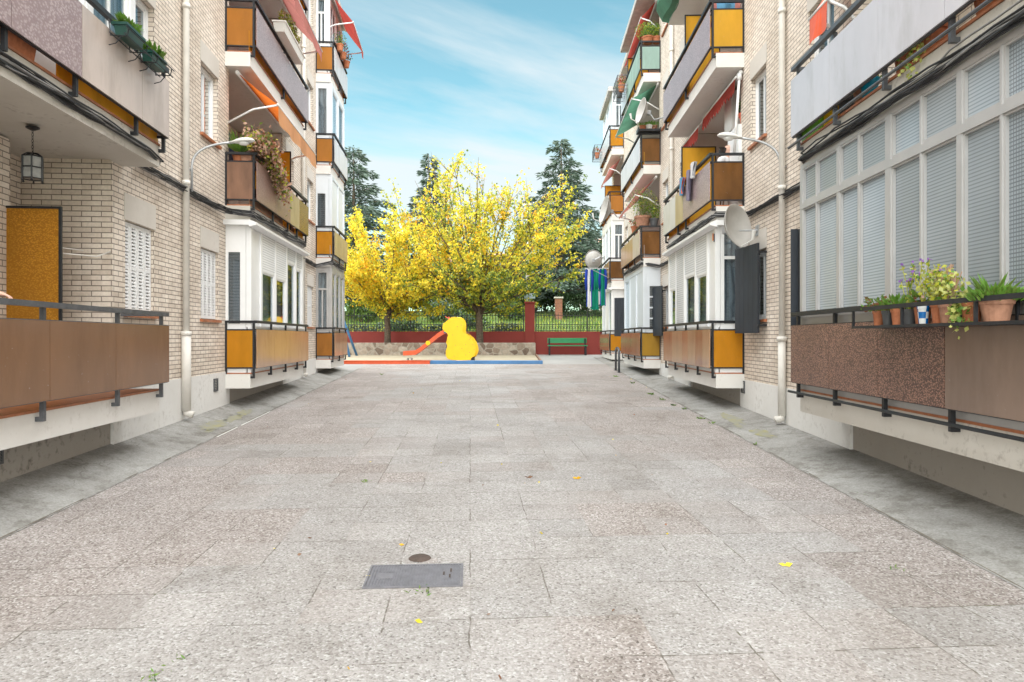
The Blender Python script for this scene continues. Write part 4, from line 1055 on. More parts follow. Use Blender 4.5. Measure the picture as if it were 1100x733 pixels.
cables('L', 'black cable bundle running along the left building above its ground floor', [(1.5, 3.24, zc), (7.3, 3.24, zc), (7.75, 3.3, zc - .01), (7.95, 3.62, zc), (10.6, 3.62, zc), (10.95, 3.55, zc), (11.05, 3.24, zc - .02), (15.0, 3.24, zc), (15.3, 3.62, zc - .1), (18.2, 3.62, zc - .1), (18.35, 3.22, zc), (20.6, 3.22, zc)], 11, .028, .012)
cables('R', 'black cable bundle running along the right building above the ribbed glass bay', [(1.5, 2.95, zc - .06), (5.0, 2.95, zc - .06), (7.5, 2.96, zc - .03), (7.9, 3.42, zc - .08), (10.8, 3.42, zc - .06), (11.05, 2.98, zc - .02), (15.0, 2.98, zc - .02), (15.2, 3.40, zc - .1), (18.2, 3.40, zc - .1), (18.35, 2.95, zc), (22.0, 2.95, zc)], 10, .026, .015)

# ------------------------------------------------------------------ plants and pots
def plant_geo(kind, r, h, n):
    g = Geo()
    if kind == 'succulent':
        for _ in range(n):
            a = rng.uniform(0, 6.28); q = r * math.sqrt(rng.random()); g.m = rng.choice((0, 0, 1, 2))
            p = Vector((q * math.cos(a), q * math.sin(a), rng.uniform(0, h) * (1 - .5 * q / r)))
            g.leaf(p, rng.uniform(.025, .05), .6, (math.cos(a), math.sin(a), rng.uniform(.1, 1.3)))
        return g, ['leaf_green', 'leaf_fresh', 'leaf_red']
    if kind == 'green':
        for _ in range(n):
            a = rng.uniform(0, 6.28); q = r * math.sqrt(rng.random()); g.m = rng.choice((0, 1, 1))
            p = Vector((q * math.cos(a), q * math.sin(a), rng.uniform(0, h * .5)))
            g.leaf(p, rng.uniform(.03, .07), .35, (math.cos(a) * .7, math.sin(a) * .7, rng.uniform(.4, 1.4)))
        return g, ['leaf_green', 'leaf_fresh']
    if kind == 'spiky':
        for _ in range(n):
            a = rng.uniform(0, 6.28); g.m = rng.choice((0, 1))
            g.leaf((0, 0, 0), h * rng.uniform(.6, 1.1), .12, (math.cos(a) * .6, math.sin(a) * .6, rng.uniform(.4, 1.3)))
        return g, ['leaf_green', 'leaf_fresh']
    if kind == 'trailing':
        for st in range(9):
            a = rng.uniform(-2.6, -.5); L = rng.uniform(.5, 1.0) * h; x = rng.uniform(-r, r)
            for i in range(n // 9):
                t = rng.random(); g.m = rng.choice((0, 0, 0, 1))
                p = Vector((x + math.cos(a) * r * .8 * min(1, t * 2), math.sin(a) * r * 1.25 * min(1, t * 2.2), .04 - max(0, t - .25) * L * 1.3))
                g.leaf(p + Vector((rng.gauss(0, .012), rng.gauss(0, .012), rng.gauss(0, .01))), rng.uniform(.025, .045), .8)
        for _ in range(n // 3):
            a = rng.uniform(0, 6.28); q = r * rng.random(); g.m = rng.choice((0, 1)); g.leaf((q * math.cos(a), q * math.sin(a), rng.uniform(0, .08)), .04, .8)
        return g, ['leaf_var', 'leaf_fresh']
    if kind == 'bushy':
        for _ in range(n):
            v = Vector((rng.gauss(0, 1), rng.gauss(0, 1), rng.gauss(0, 1))).normalized() * rng.random() ** .45
            g.m = rng.choice((0, 0, 1, 2)); g.leaf((v.x * r, v.y * r, h * .55 + v.z * h * .55), rng.uniform(.03, .06), .5)
        for _ in range(8):
            a = rng.uniform(0, 6.28); g.m = 1; g.tube([(0, 0, 0), (r * .5 * math.cos(a), r * .5 * math.sin(a), h * .6)], .004, 4)
        return g, ['leaf_fresh', 'leaf_green', 'leaf_lime']
    if kind == 'variegated':
        for _ in range(n):
            v = Vector((rng.gauss(0, 1), rng.gauss(0, .8), rng.gauss(0, 1))).normalized() * rng.random() ** .5
            g.m = rng.choice((0, 0, 0, 1, 1, 2, 3)); g.leaf((v.x * r, v.y * r * .7, h * .5 + v.z * h * .5), rng.uniform(.022, .045), .7)
        for _ in range(14):
            a = rng.uniform(0, 3.14); g.m = 2; g.tube([(0, 0, 0), (r * .6 * math.cos(a), 0, h * .4), (r * rng.uniform(.6, 1.2) * math.cos(a), 0, h * rng.uniform(.5, 1.05))], .0035, 4)
        return g, ['leaf_var', 'leaf_lime', 'leaf_pink', 'leaf_fresh']
    if kind == 'sprig':
        for _ in range(n):
            a = rng.uniform(-.9, .9); L = h * rng.uniform(.5, 1)
            pts = [Vector((0, 0, 0)), Vector((L * .4 * a, 0, L * .6)), Vector((L * .8 * a, rng.uniform(-.03, .03), L))]
            g.m = 1; g.tube(pts, .003, 4)
            for i in range(14):
                t = rng.uniform(.2, 1); p = pts[1].lerp(pts[2], t) if t > .5 else pts[0].lerp(pts[1], t * 2); g.m = rng.choice((0, 1, 2)); g.leaf(p, .028, .6)
            g.m = 3
            for i in range(5): g.leaf(pts[2], .022, .9)
        return g, ['leaf_var', 'leaf_lime', 'leaf_fresh', 'flower_violet']
    if kind == 'flowers':
        for _ in range(n):
            v = Vector((rng.gauss(0, 1), rng.gauss(0, 1), rng.gauss(0, 1))).normalized() * rng.random() ** .5
            g.m = rng.choice((0, 1, 2, 2, 3)); g.leaf((v.x * r, v.y * r, h * .5 + v.z * h * .5), rng.uniform(.03, .055), .8)
        return g, ['leaf_green', 'leaf_fresh', 'flower_red', 'leaf_pink']
    if kind == 'cascade':
        for _ in range(n):
            t = rng.random(); x = rng.gauss(0, 1) * r * .5 + t * r * .7
            p = Vector((x, -t ** .7 * r * .45 - rng.uniform(0, .12), h * (.55 - 1.05 * max(0, x / r)) + rng.gauss(0, .09)))
            g.m = rng.choice((0, 0, 0, 1, 2, 3)); g.leaf(p, rng.uniform(.04, .08), .7)
        return g, ['leaf_pink', 'leaf_lime', 'leaf_green', 'leaf_red']
POT_GROUP = {}
def pot(label, side, s, n, z, r, h, m_='terracotta', plant=None, cnt=120, ph=.15, pr=None, group=None, saucer=False, rz=0, lift=0.0, name='flower_pot'):
    o = thing(name, label, 'flower pot', (0, 0, 0), group)
    g = Geo(); b = r * .72
    g.lathe([(0, 0), (b, 0), (r * .95, h * .80), (r * 1.04, h * .80), (r * 1.08, h), (r * .96, h), (r * .92, h * .88)], seg=18)
    if saucer: g.lathe([(0, -.012), (r * 1.0, -.012), (r * 1.15, .012), (r * 1.08, .012), (r * .98, .001)], seg=18)
    g.build('pot', m_, o, smooth=False)
    g = Geo(); g.lathe([(0, h * .9), (r * .93, h * .88)], seg=18); g.build('soil', 'soil', o)
    if plant:
        g, ms = plant_geo(plant, pr or r, ph, cnt)
        g.v = [v + Vector((0, 0, h * .9 + lift)) for v in g.v]
        g.build('plant', ms, o, recalc=False)
    put(o, side, s, n, z, rz); return o

# black shelf of pots on the near right balcony
GP = 'flower pots on the black shelf'
sh = thing('plant_shelf', 'black metal flower pot shelf hung outside the brown balcony under the ribbed glass', 'shelf', P('R', 4.6, 2.77, E + .08))
g = Geo('R'); a, b = 3.2, 5.62; n0, n1 = 2.64, 2.905
for n_ in (n0, n1 - .02):
    g.box(a, b, n_, n_ + .02, E + .215, E + .245); g.box(a, b, n_, n_ + .02, E + .075, E + .095)
for s_ in (a, 4.05, 4.86, b - .02):
    for n_ in (n0 + .001, n1 - .019): g.box(s_ + .001, s_ + .019, n_, n_ + .018, E + .095, E + .215)
    g.box(s_, s_ + .02, n0 + .02, n1 - .02, E + .076, E + .094); g.box(s_, s_ + .02, n0 + .02, n1 - .02, E + .217, E + .243)
g.build('shelf_frame', 'black', sh)
g = Geo('R')
for q in range(7): g.box(a + .02, b - .02, n0 + .03 + q * .032, n0 + .045 + q * .032, E + .077, E + .087)
g.build('slats', 'black', sh)
zs = E + .089
def sp(px): return S('R', px, 2.77)
pot('terracotta pot of green and red succulents at the far left end of the black shelf', 'R', sp(945), 2.76, zs, .042, .125, 'terracotta', 'succulent', 150, .16, .10, GP)
pot('slim dark grey pot second from the left on the black shelf', 'R', sp(955), 2.76, zs, .042, .12, 'grey_pot', 'succulent', 110, .12, .09, GP, True)
pot('small terracotta pot with fresh green leaves between two dark grey pots', 'R', sp(965.5), 2.76, zs, .045, .13, 'terracotta', 'green', 120, .16, .10, GP)
pot('wider dark grey pot with sprigs bearing a violet flower', 'R', sp(977), 2.77, zs, .05, .12, 'grey_pot', 'sprig', 7, .34, .1, GP, True)
pot('taller orange terracotta pot just left of the blue and white pot', 'R', sp(988), 2.79, zs, .058, .165, 'terracotta', 'succulent', 130, .13, .09, GP)
pot('blue and white glazed pot among the terracotta ones on the shelf', 'R', sp(998), 2.73, zs, .038, .14, 'glaze', 'sprig', 5, .36, .1, GP)
pot('terracotta pot with a big pale variegated bush rising above the shelf', 'R', sp(1008), 2.78, zs, .057, .15, 'terracotta', 'variegated', 480, .27, .17, GP, True)
pot('dark weathered clay pot with dusty pink stems right of the variegated bush', 'R', sp(1020), 2.76, zs, .055, .14, 'terracotta_old', 'variegated', 260, .22, .14, GP)
pot('terracotta pot with pale variegated ivy trailing down over the shelf', 'R', sp(1044), 2.77, zs, .062, .135, 'terracotta', 'trailing', 210, .24, .085, GP, True)
pot('dark pot with a spiky green plant behind the trailing ivy', 'R', sp(1055), 2.83, zs, .055, .13, 'grey_pot', 'spiky', 40, .22, .1, GP)
pot('widest terracotta pot with low green succulents at the right end of the shelf', 'R', sp(1074), 2.75, zs, .088, .135, 'terracotta_old', 'green', 420, .11, .12, GP)
# pots on the floor of the balcony above
GF = 'flower pots on the lilac balcony floor'
zf = floor_top(1) + .024
def sf(px): return S('R', px, 3.15)
pot('large terracotta pot at the near end of the lilac balcony floor', 'R', sf(1072), 3.16, zf, .17, .30, 'terracotta', 'green', 80, .2, None, GF)
pot('terracotta pot with trailing spider plant under the lilac panels', 'R', sf(1008), 3.12, zf, .13, .24, 'terracotta', 'trailing', 260, .42, .14, GF)
pot('orange terracotta pot beside the spider plant pot under the lilac panels', 'R', sf(978), 3.14, zf, .12, .24, 'terracotta', 'green', 80, .2, None, GF)
pot('bright blue plastic pot under the lilac panels', 'R', sf(938), 3.12, zf, .08, .22, 'blue_plastic', 'green', 70, .15, None, GF)
pot('pale weathered clay pot next to the blue plastic pot', 'R', sf(929), 3.12, zf, .075, .20, 'terracotta_old', 'green', 70, .15, None, GF)
pot('dark pot of dark leaves under the lilac panels', 'R', sf(914), 3.13, zf, .10, .2, 'grey_pot', 'green', 120, .16, .11, GF)
o = thing('plastic_crate', 'lime green plastic crate at the far end of the lilac balcony floor', 'crate', (0, 0, 0))
g = Geo()
for e in ((-.22, .22, -.16, -.145, 0, .24), (-.22, .22, .145, .16, 0, .24), (-.22, -.205, -.145, .145, 0, .24), (.205, .22, -.145, .145, 0, .24), (-.205, .205, -.145, .145, 0, .015), (-.235, .235, -.175, -.16, .2, .24), (-.235, .235, .16, .175, .2, .24)): g.box(*e)
g.build('tub', 'lime_plastic', o)
put(o, 'R', sf(885), 3.16, zf)
o = thing('storage_box', 'yellow storage box beside the lime green crate on the lilac balcony', 'box', (0, 0, 0))
g = Geo(); g.box(-.12, .12, -.1, .1, 0, .2); g.build('tub', 'play_yellow', o); g = Geo(); g.box(-.128, .128, -.108, .108, .2, .225); g.build('lid', 'amber_light', o)
put(o, 'R', sf(902), 3.14, zf)
# R: pots on upper balconies further along
GU = 'flower pots on the upper right balconies'
def railtop(k): return PB[k] + .775
pot('large clay pot with a round green bush on a balcony corner', 'R', 18.55, 3.02, railtop(1), .22, .28, 'terracotta_old', 'bushy', 900, .75, .42, GU)
pot('small red clay pot left of the round green bush', 'R', 19.7, 2.98, railtop(1), .11, .2, 'terracotta', 'flowers', 160, .25, .2, GU)
pot('dark pot with grey green foliage right of the round green bush', 'R', 18.42, 3.30, railtop(1), .12, .2, 'grey_pot', 'bushy', 420, .4, .25, GU)
pot('red pot with a spiky aloe standing on the white cabinet', 'R', 11.55, 3.66, floor_top(1) + 1.40, .15, .25, 'play_red', 'spiky', 22, .42, None, GU)
g_ = [('orange clay pot', 18.45, 3.05, 'terracotta'), ('white clay pot', 18.40, 3.18, 'slab'), ('reddish clay pot', 18.45, 3.32, 'terracotta_old')]
bx = thing('window_box', 'dark planter tray holding three small pots over the amber end panel', 'planter', P('R', 18.3, 3.2, railtop(2)))
g = Geo('R'); g.box(18.16, 18.52, 2.84, 2.86, railtop(2), railtop(2) + .10); g.box(18.16, 18.52, 3.42, 3.44, railtop(2), railtop(2) + .10); g.box(18.16, 18.18, 2.86, 3.42, railtop(2), railtop(2) + .06); g.box(18.5, 18.52, 2.86, 3.42, railtop(2), railtop(2) + .10); g.box(18.18, 18.50, 2.86, 3.42, railtop(2), railtop(2) + .02)
g.build('tray', 'black', bx)
for lb, s_, n_, m_ in g_:
    pot(lb + ' in the dark tray over the amber end panel', 'R', s_ - .1, n_ - .03 if n_ > 3.1 else n_ - .06, railtop(2) + .021, .085, .17, m_, 'green', 90, .16, .1, GU)
pot('pot of leafy green plants crowning the green mesh balcony', 'R', 18.5, 3.15, railtop(3), .16, .16, 'terracotta', 'bushy', 800, .38, .38, GU)
pot('second leafy pot on the green mesh balcony nearer the wall', 'R', 18.5, 3.38, railtop(3), .12, .16, 'terracotta', 'bushy', 350, .35, .2, GU)
# pots in racks hung on the top balconies on the right
def pot_rack(label, s, k, plants, far=False):
    o = thing('hanging_rack', label, 'plant rack', P('R', s, 2.75, railtop(k) - .3))
    g = Geo('R'); a, b, n0, n1, z0, z1 = s - .55, s + .55, 2.58, 2.89, railtop(k) - .52, railtop(k) - .1
    for z in (z0, z0 + .12, z1):
        g.tube([(a, n1, z), (a, n0, z), (b, n0, z), (b, n1, z)], .012, 5)
    q = a
    while q < b + .01:
        g.tube([(q, n1, z0), (q, n0, z0), (q, n0, z1)], .007, 4); q += .157
    g.build('frame', 'rail_grey', o)
    for lb, ds, m_, pl in plants:
        pot(lb, 'R', s + ds, 2.73, z0 + .014, .11, .22, m_, pl, 160, .3, .16, 'pots in the hanging racks')
pot_rack('wire plant rack hung outside the top balcony past the green mesh', 21.0, 3, [('orange pot in the wire rack past the green mesh', -.3, 'terracotta', 'flowers'), ('green leafed pot in the wire rack past the green mesh', .2, 'grey_pot', 'bushy')])
pot_rack('wire plant rack at the far end of the farthest right top balcony', 28.4, 3, [('red flowered pot in the farthest wire rack', 0, 'terracotta', 'flowers')])

# left building plants
rack = thing('planter_bracket', 'wrought black bracket carrying the two green planters on the beige balcony', 'bracket', P('L', 7.2, 3.08, PB[1] + .45))
g = Geo('L')
for s_ in (6.30, 6.68, 6.92, 7.26):
    g.tube([(s_, 3.165, PB[1] + .70), (s_, 3.15, PB[1] + .55), (s_, 3.0, PB[1] + .55), (s_, 2.985, PB[1] + .62)], .006, 5)
    g.tube([(s_, 3.165, PB[1] + .46), (s_, 3.10, PB[1] + .48), (s_, 3.05, PB[1] + .545)], .005, 5)
for n_, z in ((2.985, .62), (3.0, .553), (3.13, .553)): g.tube([(6.24, n_, PB[1] + z), (7.32, n_, PB[1] + z)], .006, 5)
g.build('bracket_frame', 'black', rack)
def trough(label, side, s, n, z, L, m_, plant, cnt, ph, group, w=.09, h=.15, pr=None):
    o = thing('planter_trough', label, 'planter', (0, 0, 0), group)
    g = Geo(); l = L / 2
    g.hexa([(-l * .93, -w * .75, 0), (l * .93, -w * .75, 0), (l * .93, w * .75, 0), (-l * .93, w * .75, 0)], [(-l, -w, h), (l, -w, h), (l, w, h), (-l, w, h)])
    for e in ((-l - .012, l + .012, -w - .012, -w + .004), (-l - .012, l + .012, w - .004, w + .012), (-l - .012, -l + .004, -w + .004, w - .004), (l - .004, l + .012, -w + .004, w - .004)): g.box(e[0], e[1], e[2], e[3], h - .012, h + .014)
    g.build('trough', m_, o)
    g, ms = plant_geo(plant, pr or w, ph, cnt); 
    if plant != 'cascade': g.v = [Vector((v.x * (l / (pr or w)) * .85, v.y, v.z + h)) for v in g.v]
    else: g.v = [Vector((v.x, v.y, v.z + h)) for v in g.v]
    g.build('plants', ms, o, recalc=False)
    put(o, side, s, n, z); return o
GT = 'planter troughs on the left balconies'
trough('larger green planter with young shoots on the beige balcony rail', 'L', 6.52, 3.085, PB[1] + .58, .36, 'planter_green', 'green', 150, .13, GT, .06, .10)
trough('smaller green planter at the far corner of the beige balcony', 'L', 7.06, 3.085, PB[1] + .56, .32, 'planter_green', 'green', 220, .15, GT, .055, .095)
trough('clay trough of dusty pink flowers spilling over the rusty balcony corner', 'L', 11.42, 3.36, PB[1] + .60, .55, 'terracotta_old', 'cascade', 3800, .36, GT, .09, .15, .68)
pot('pot of dark green fronds behind the spilling pink flowers', 'L', 11.25, 3.5, PB[1] + .60, .11, .18, 'terracotta', 'spiky', 60, .40, None, GT)
trough('grey trough with yellow green plants on the mauve balcony rail', 'L', 13.0, 3.10, PB[2] + .76, 1.6, 'slab', 'variegated', 1100, .40, GT, .11, .16, .2)
for i, (s_, lb) in enumerate(((18.75, 'nearest small pot of green leaves'), (19.3, 'middle small pot with red flowers'), (19.9, 'farthest small pot with red flowers'))):
    pot(lb + ' on the top left balcony rail', 'L', s_, 3.10, railtop(3) - .12, .10, .18, 'terracotta', 'bushy' if i == 0 else 'flowers', 170, .34, .18, 'pots on the top left balcony')

# ------------------------------------------------------------------ awnings
def awning(label, side, s0, s1, n_t, z_t, n_f, z_f, m_, val=.16, valm=None, scallop=False, arms=True, cloth_seg=1):
    o = thing('awning', label, 'awning', P(side, (s0 + s1) / 2, n_t, z_t), 'awnings under the balconies')
    g = Geo(side); k = 10
    for i in range(k):
        a, b = s0 + (s1 - s0) * i / k, s0 + (s1 - s0) * (i + 1) / k
        nm, zm = (n_t + n_f) / 2, (z_t + z_f) / 2 - .015
        for (na, za, nb_, zb_) in ((n_t, z_t, nm, zm), (nm, zm, n_f, z_f)):
            g.quad([(a, na, za), (b, na, za), (b, nb_, zb_), (a, nb_, zb_)])
    g.build('cloth', m_, o, recalc=False, weld=True)
    g = Geo(side); k = max(6, int((s1 - s0) / .14))
    for i in range(k):
        a, b = s0 + (s1 - s0) * i / k, s0 + (s1 - s0) * (i + 1) / k; m = (a + b) / 2
        d = val * (1.0 if not scallop else .72)
        w0, w1 = .018 * math.sin(i * 1.1), .018 * math.sin((i + 1) * 1.1)
        g.quad([(a, n_f - .004, z_f), (b, n_f - .004, z_f), (b, n_f - .012 + w1, z_f - d), (a, n_f - .012 + w0, z_f - d)])
        if scallop: g.quad([(a, n_f - .012 + w0, z_f - d), (m, n_f - .012 + (w0 + w1) / 2, z_f - val), (b, n_f - .012 + w1, z_f - d)], [(0, 0), (1, 0), (1, 1)])
    g.build('valance', valm or m_, o, recalc=False, weld=True)
    g = Geo(side); g.tube([(s0 - .05, n_t, z_t + .0), (s1 + .05, n_t, z_t + .0)], .032, 10); g.build('roller', 'white_metal', o, smooth=True)
    g = Geo(side); g.tube([(s0 - .03, n_f, z_f), (s1 + .03, n_f, z_f)], .016, 8); g.build('front_bar', 'white_metal', o, smooth=True)
    if arms:
        for s_ in (s0 + .02, s1 - .02):
            g = Geo(side); g.tube([(s_, CFG[side]['nw'] + .02, z_f - .32), (s_, (CFG[side]['nw'] + n_f) / 2, z_f - .08), (s_, n_f, z_f)], .018, 8); g.build('arm', 'white_metal', o, smooth=True)
    return o
awning('orange awning with a paler valance let down below the mauve balcony', 'L', 11.25, 14.3, 3.52, E + 4.34, 2.88, E + 3.84, 'orange_cloth', .30, 'pale_orange_cloth')
awning('faded pink awning let down above the trough of yellow green plants', 'L', 11.5, 14.9, 3.45, E + 6.82, 2.86, E + 6.25, 'pink_cloth', .24)
awning('red awning on the top left balcony against the sky', 'L', 18.5, 20.5, 3.22, ROOF_Z - .04, 2.70, E + 8.55, 'red_cloth', .2)
awning('dark red scalloped awning rolled up nearest the satellite dish', 'R', 11.2, 13.3, 3.42, E + 4.34, 3.34, E + 4.26, 'red_cloth', .26, None, True, False)
awning('dull red scalloped awning rolled up beside the amber divider', 'R', 13.5, 14.95, 3.42, E + 4.30, 3.30, E + 4.18, 'red_cloth', .28, None, True, False)
awning('faded pink awning half open above the big potted bush', 'R', 18.4, 21.8, 3.35, E + 4.33, 2.80, E + 3.85, 'pink_cloth', .10)
awning('green tarpaulin awning below the green mesh balcony', 'R', 18.4, 21.9, 3.40, E + 6.84, 2.70, E + 6.45, 'green_tarp', .12)
awning('red awning high up under the eaves behind the green mesh balcony', 'R', 18.6, 21.8, 3.40, ROOF_Z - .05, 2.98, E + 8.72, 'red_cloth', .14)
awning('small pink awning on the farthest right balcony column', 'R', 25.8, 28.8, 3.40, E + 6.82, 2.95, E + 6.40, 'pink_cloth', .12)
awning('orange red awning over the lilac balcony near the bedroom window', 'R', 7.15, 7.6, 3.60, E + 4.34, 3.10, E + 3.55, 'play_red', .3)
# the white prop of the rolled awning on the right
o = thing('awning_prop', 'thin white awning pole leaning under the near red awning', 'pole', P('R', 11.2, 3.4, floor_top(1)))
g = Geo('R'); g.tube([(11.18, 3.40, E + 4.28), (11.22, 3.33, floor_top(1) + .9)], .022, 8); g.tube([(11.18, 3.40, E + 4.22), (11.18, 3.40, E + 4.32)], .04, 8)
o2 = g.build('shaft', 'white_metal', o, smooth=True)
# green sheet hung on the third floor of the second right column
o = thing('green_screen', 'green mesh privacy screen bulging from the highest near right balcony', 'privacy screen', P('R', 13.6, 2.88, PB[3]))
g = Geo('R'); k = 12
prof = [(2.885, PB[3] + .66), (2.80, PB[3] + .4), (2.72, PB[3] - .05), (2.86, PB[3] - .30), (3.0, PB[3] - .335)]
for i in range(k):
    a, b = 12.3 + 2.6 * i / k, 12.3 + 2.6 * (i + 1) / k
    wa, wb = .03 * math.sin(i * 1.3), .03 * math.sin((i + 1) * 1.3)
    for (n0, z0), (n1, z1) in zip(prof, prof[1:]): g.quad([(a, n0 - wa, z0), (b, n0 - wb, z0), (b, n1 - wb, z1), (a, n1 - wa, z1)])
for (n0, z0), (n1, z1) in zip(prof, prof[1:]): g.quad([(12.3, n0, z0), (12.3, n1, z1), (12.3, 2.99, z1), (12.3, 2.99, z0)])
g.build('net', 'green_tarp', o, recalc=False, weld=True)
g = Geo('R'); g.tube([(12.25, 2.885, PB[3] + .66), (14.95, 2.885, PB[3] + .66)], .012, 6); g.build('cord', 'black', o)

# ------------------------------------------------------------------ lamps, dishes
def wall_lamp(label, side, s, n_w, z0, out, along):
    o = thing('street_lamp', label, 'street lamp', P(side, s, n_w, z0), 'curved wall lamps')
    g = Geo(side); pts = []
    pts += [(s, n_w, z0), (s, n_w, z0 + .35)]
    for i in range(1, 11):
        t = i / 10; a = t * 1.25
        pts.append((s + along * (t ** 1.3), n_w - out * (1 - math.cos(a)) / (1 - math.cos(1.25)) * (.35 + .65 * t), z0 + .35 + .42 * math.sin(a)))
    g.tube(pts, .017, 8)
    for z in (z0 + .04, z0 + .3): g.box(s - .03, s + .03, n_w + .012, CFG[side]['nw'], z - .012, z + .012)
    g.build('arm', 'steel', o, smooth=True)
    e = Vector(pts[-1]); d = (e - Vector(pts[-2])).normalized()
    g = Geo(side); R_ = []
    prof = [(-.05, .025), (0, .035), (.05, .06), (.12, .075), (.19, .07), (.25, .05), (.28, .015)]
    rings = []
    for t, r in prof:
        c = e + d * t
        ring = []
        for q in range(12):
            a = 2 * math.pi * q / 12; v = math.sin(a)
            ring.append((c.x + .0 + r * 1.15 * math.cos(a), c.y, c.z + (r * .75 * v if v > 0 else r * .28 * v)))
        rings.append(ring)
    for i in range(len(rings) - 1):
        for q in range(12):
            q2 = (q + 1) % 12; g.quad([rings[i][q], rings[i][q2], rings[i + 1][q2], rings[i + 1][q]], [(0, 0)] * 4)
    g.quad(rings[0][::-1], [(0, 0)] * 12); g.quad(rings[-1], [(0, 0)] * 12)
    g.build('lamp_head', 'lamp_white', o, smooth=True)
    g = Geo(side); c = e + d * .13
    g.lathe([(.0, -.055), (.035, -.048), (.055, -.022), (.058, -.014)], (c.x, c.y, c.z), 12, 1.0, 1.4); g.build('diffuser', 'lamp_glass', o, smooth=True)
    return o
wall_lamp('curved street lamp on the wall beside the left drainpipe', 'L', S('L', 206, 3.6), 3.60, E + 2.02, .50, .2)
wall_lamp('curved street lamp on the wall beside the right drainpipe', 'R', S('R', 838, 3.38), 3.38, E + 2.02, .52, .15)

def dish(label, side, s, n, z, r, yaw, tilt, arm_to):
    o = thing('satellite_dish', label, 'satellite dish', (0, 0, 0), 'satellite dishes')
    g = Geo(); prof = [(0, 0), (r * .3, -.01 * r / .3), (r * .6, -.045 * r / .3 * 1.0), (r * .85, -.10 * r / .3), (r, -.145 * r / .3)]
    seg = 28
    M_ = Matrix.Rotation(yaw, 4, 'Z') @ Matrix.Rotation(R(90) - tilt, 4, 'X')
    def add(prof, off):
        rings = [[M_ @ Vector((rr * .92 * math.cos(2 * math.pi * q / seg), rr * math.sin(2 * math.pi * q / seg), -zz + off)) for q in range(seg)] for rr, zz in prof]
        for i in range(len(rings) - 1):
            for q in range(seg):
                q2 = (q + 1) % seg; g.quad([rings[i][q], rings[i][q2], rings[i + 1][q2], rings[i + 1][q]], [(0, 0)] * 4)
    add(prof, 0.0); add(prof, -.012); add([(r, prof[-1][1]), (r * 1.015, prof[-1][1] + .0), (r, prof[-1][1] + .012)], 0)
    g.build('reflector', 'dish', o, smooth=True, recalc=False)
    g = Geo(); a0 = M_ @ Vector((0, -r * .98, .13)); a1 = M_ @ Vector((0, -r * .85, r * 1.05)); a2 = M_ @ Vector((0, -r * .1, r * 1.25))
    g.tube([a0, a1], .012, 6); g.tube([a1, M_ @ Vector((0, -r * .45, r * 1.22))], [.02, .032], 8); g.build('feed_arm', 'lamp_white', o)
    g = Geo(); g.box(-.06, .06, -.06, .06, -.06, .06); g.v = [M_ @ (v * .9 + Vector((0, 0, -.06))) for v in g.v]
    w = Vector(arm_to); b0 = M_ @ Vector((0, 0, -.1))
    g.tube([b0, (b0.x, w.y * .5, w.z), (w.x, w.y, w.z)], .02, 8); g.box(w.x - .06, w.x + .06, w.y - .02, w.y, w.z - .08, w.z + .08)
    g.build('bracket', 'steel', o)
    put(o, side, s, n, z); return o
# props: local x runs along the facade, -y faces the court
dish('large grey satellite dish beside the black shuttered window', 'R', S('R', 784, 3.02), 3.02, E + 1.66, .335, R(127), R(10), (-.05, .44, -.02))
dish('pale grey satellite dish next to the hanging sports laundry', 'R', S('R', 637.5, 2.35), 2.35, E + 2.95, .36, R(-95), R(14), (-.3, .45, .1))
dish('grey satellite dish seen edge on above the big potted bush', 'R', S('R', 655, 2.62), 2.62, E + 4.25, .46, R(10), R(12), (.2, .5, -.2))
dish('pinkish grey satellite dish on the third floor by the green tarpaulin', 'R', 18.0, 3.02, E + 5.95, .34, R(12), R(12), (.2, .44, -.2))

# hanging lantern
ln = thing('lantern', 'wrought iron lantern hanging from the ground floor terrace ceiling', 'lantern', P('L', 6.25, 3.8, floor_bot(1)))
ORG[ln.name] = Vector((0, 0, 0))
g = Geo(); g.lathe([(0, -.0), (.055, -.0), (.055, -.012), (.02, -.03), (0, -.03)], seg=14); g.build('ceiling_rose', 'black', ln)
g = Geo()
for i in range(8):
    c = Vector((0, 0, -.04 - i * .028)); ax = Vector((1, 0, 0)) if i % 2 else Vector((0, 1, 0))
    g.tube([c + ax * .008 * math.cos(q * .785) + Vector((0, 0, .017 * math.sin(q * .785))) for q in range(9)], .0025, 5, False)
g.build('chain', 'black', ln)
g = Geo(); z0, z1 = -.47, -.27
for q in range(6):
    a = q * math.pi / 3; x, y = .085 * math.cos(a), .085 * math.sin(a); x2, y2 = .085 * math.cos(a + math.pi / 3), .085 * math.sin(a + math.pi / 3)
    g.tube([(x, y, z0 - .02), (x, y, z1)], .007, 5); g.tube([(x, y, z0 - .03), (x, y, z0 - .02)], [.004, .014], 5)
    for z in (z0, (z0 + z1) / 2, z1): g.tube([(x, y, z), (x2, y2, z)], .006, 5)
    g.tube([(x, y, z1), (x * .5, y * .5, z1 + .03), (0, 0, z1 + .035)], .006, 5)
g.build('cage', 'black', ln)
g = Geo(); g.lathe([(0, z0), (.075, z0 + .002), (.075, z1 - .002), (0, z1)], seg=6); g.build('glass', 'lantern_glass', ln)

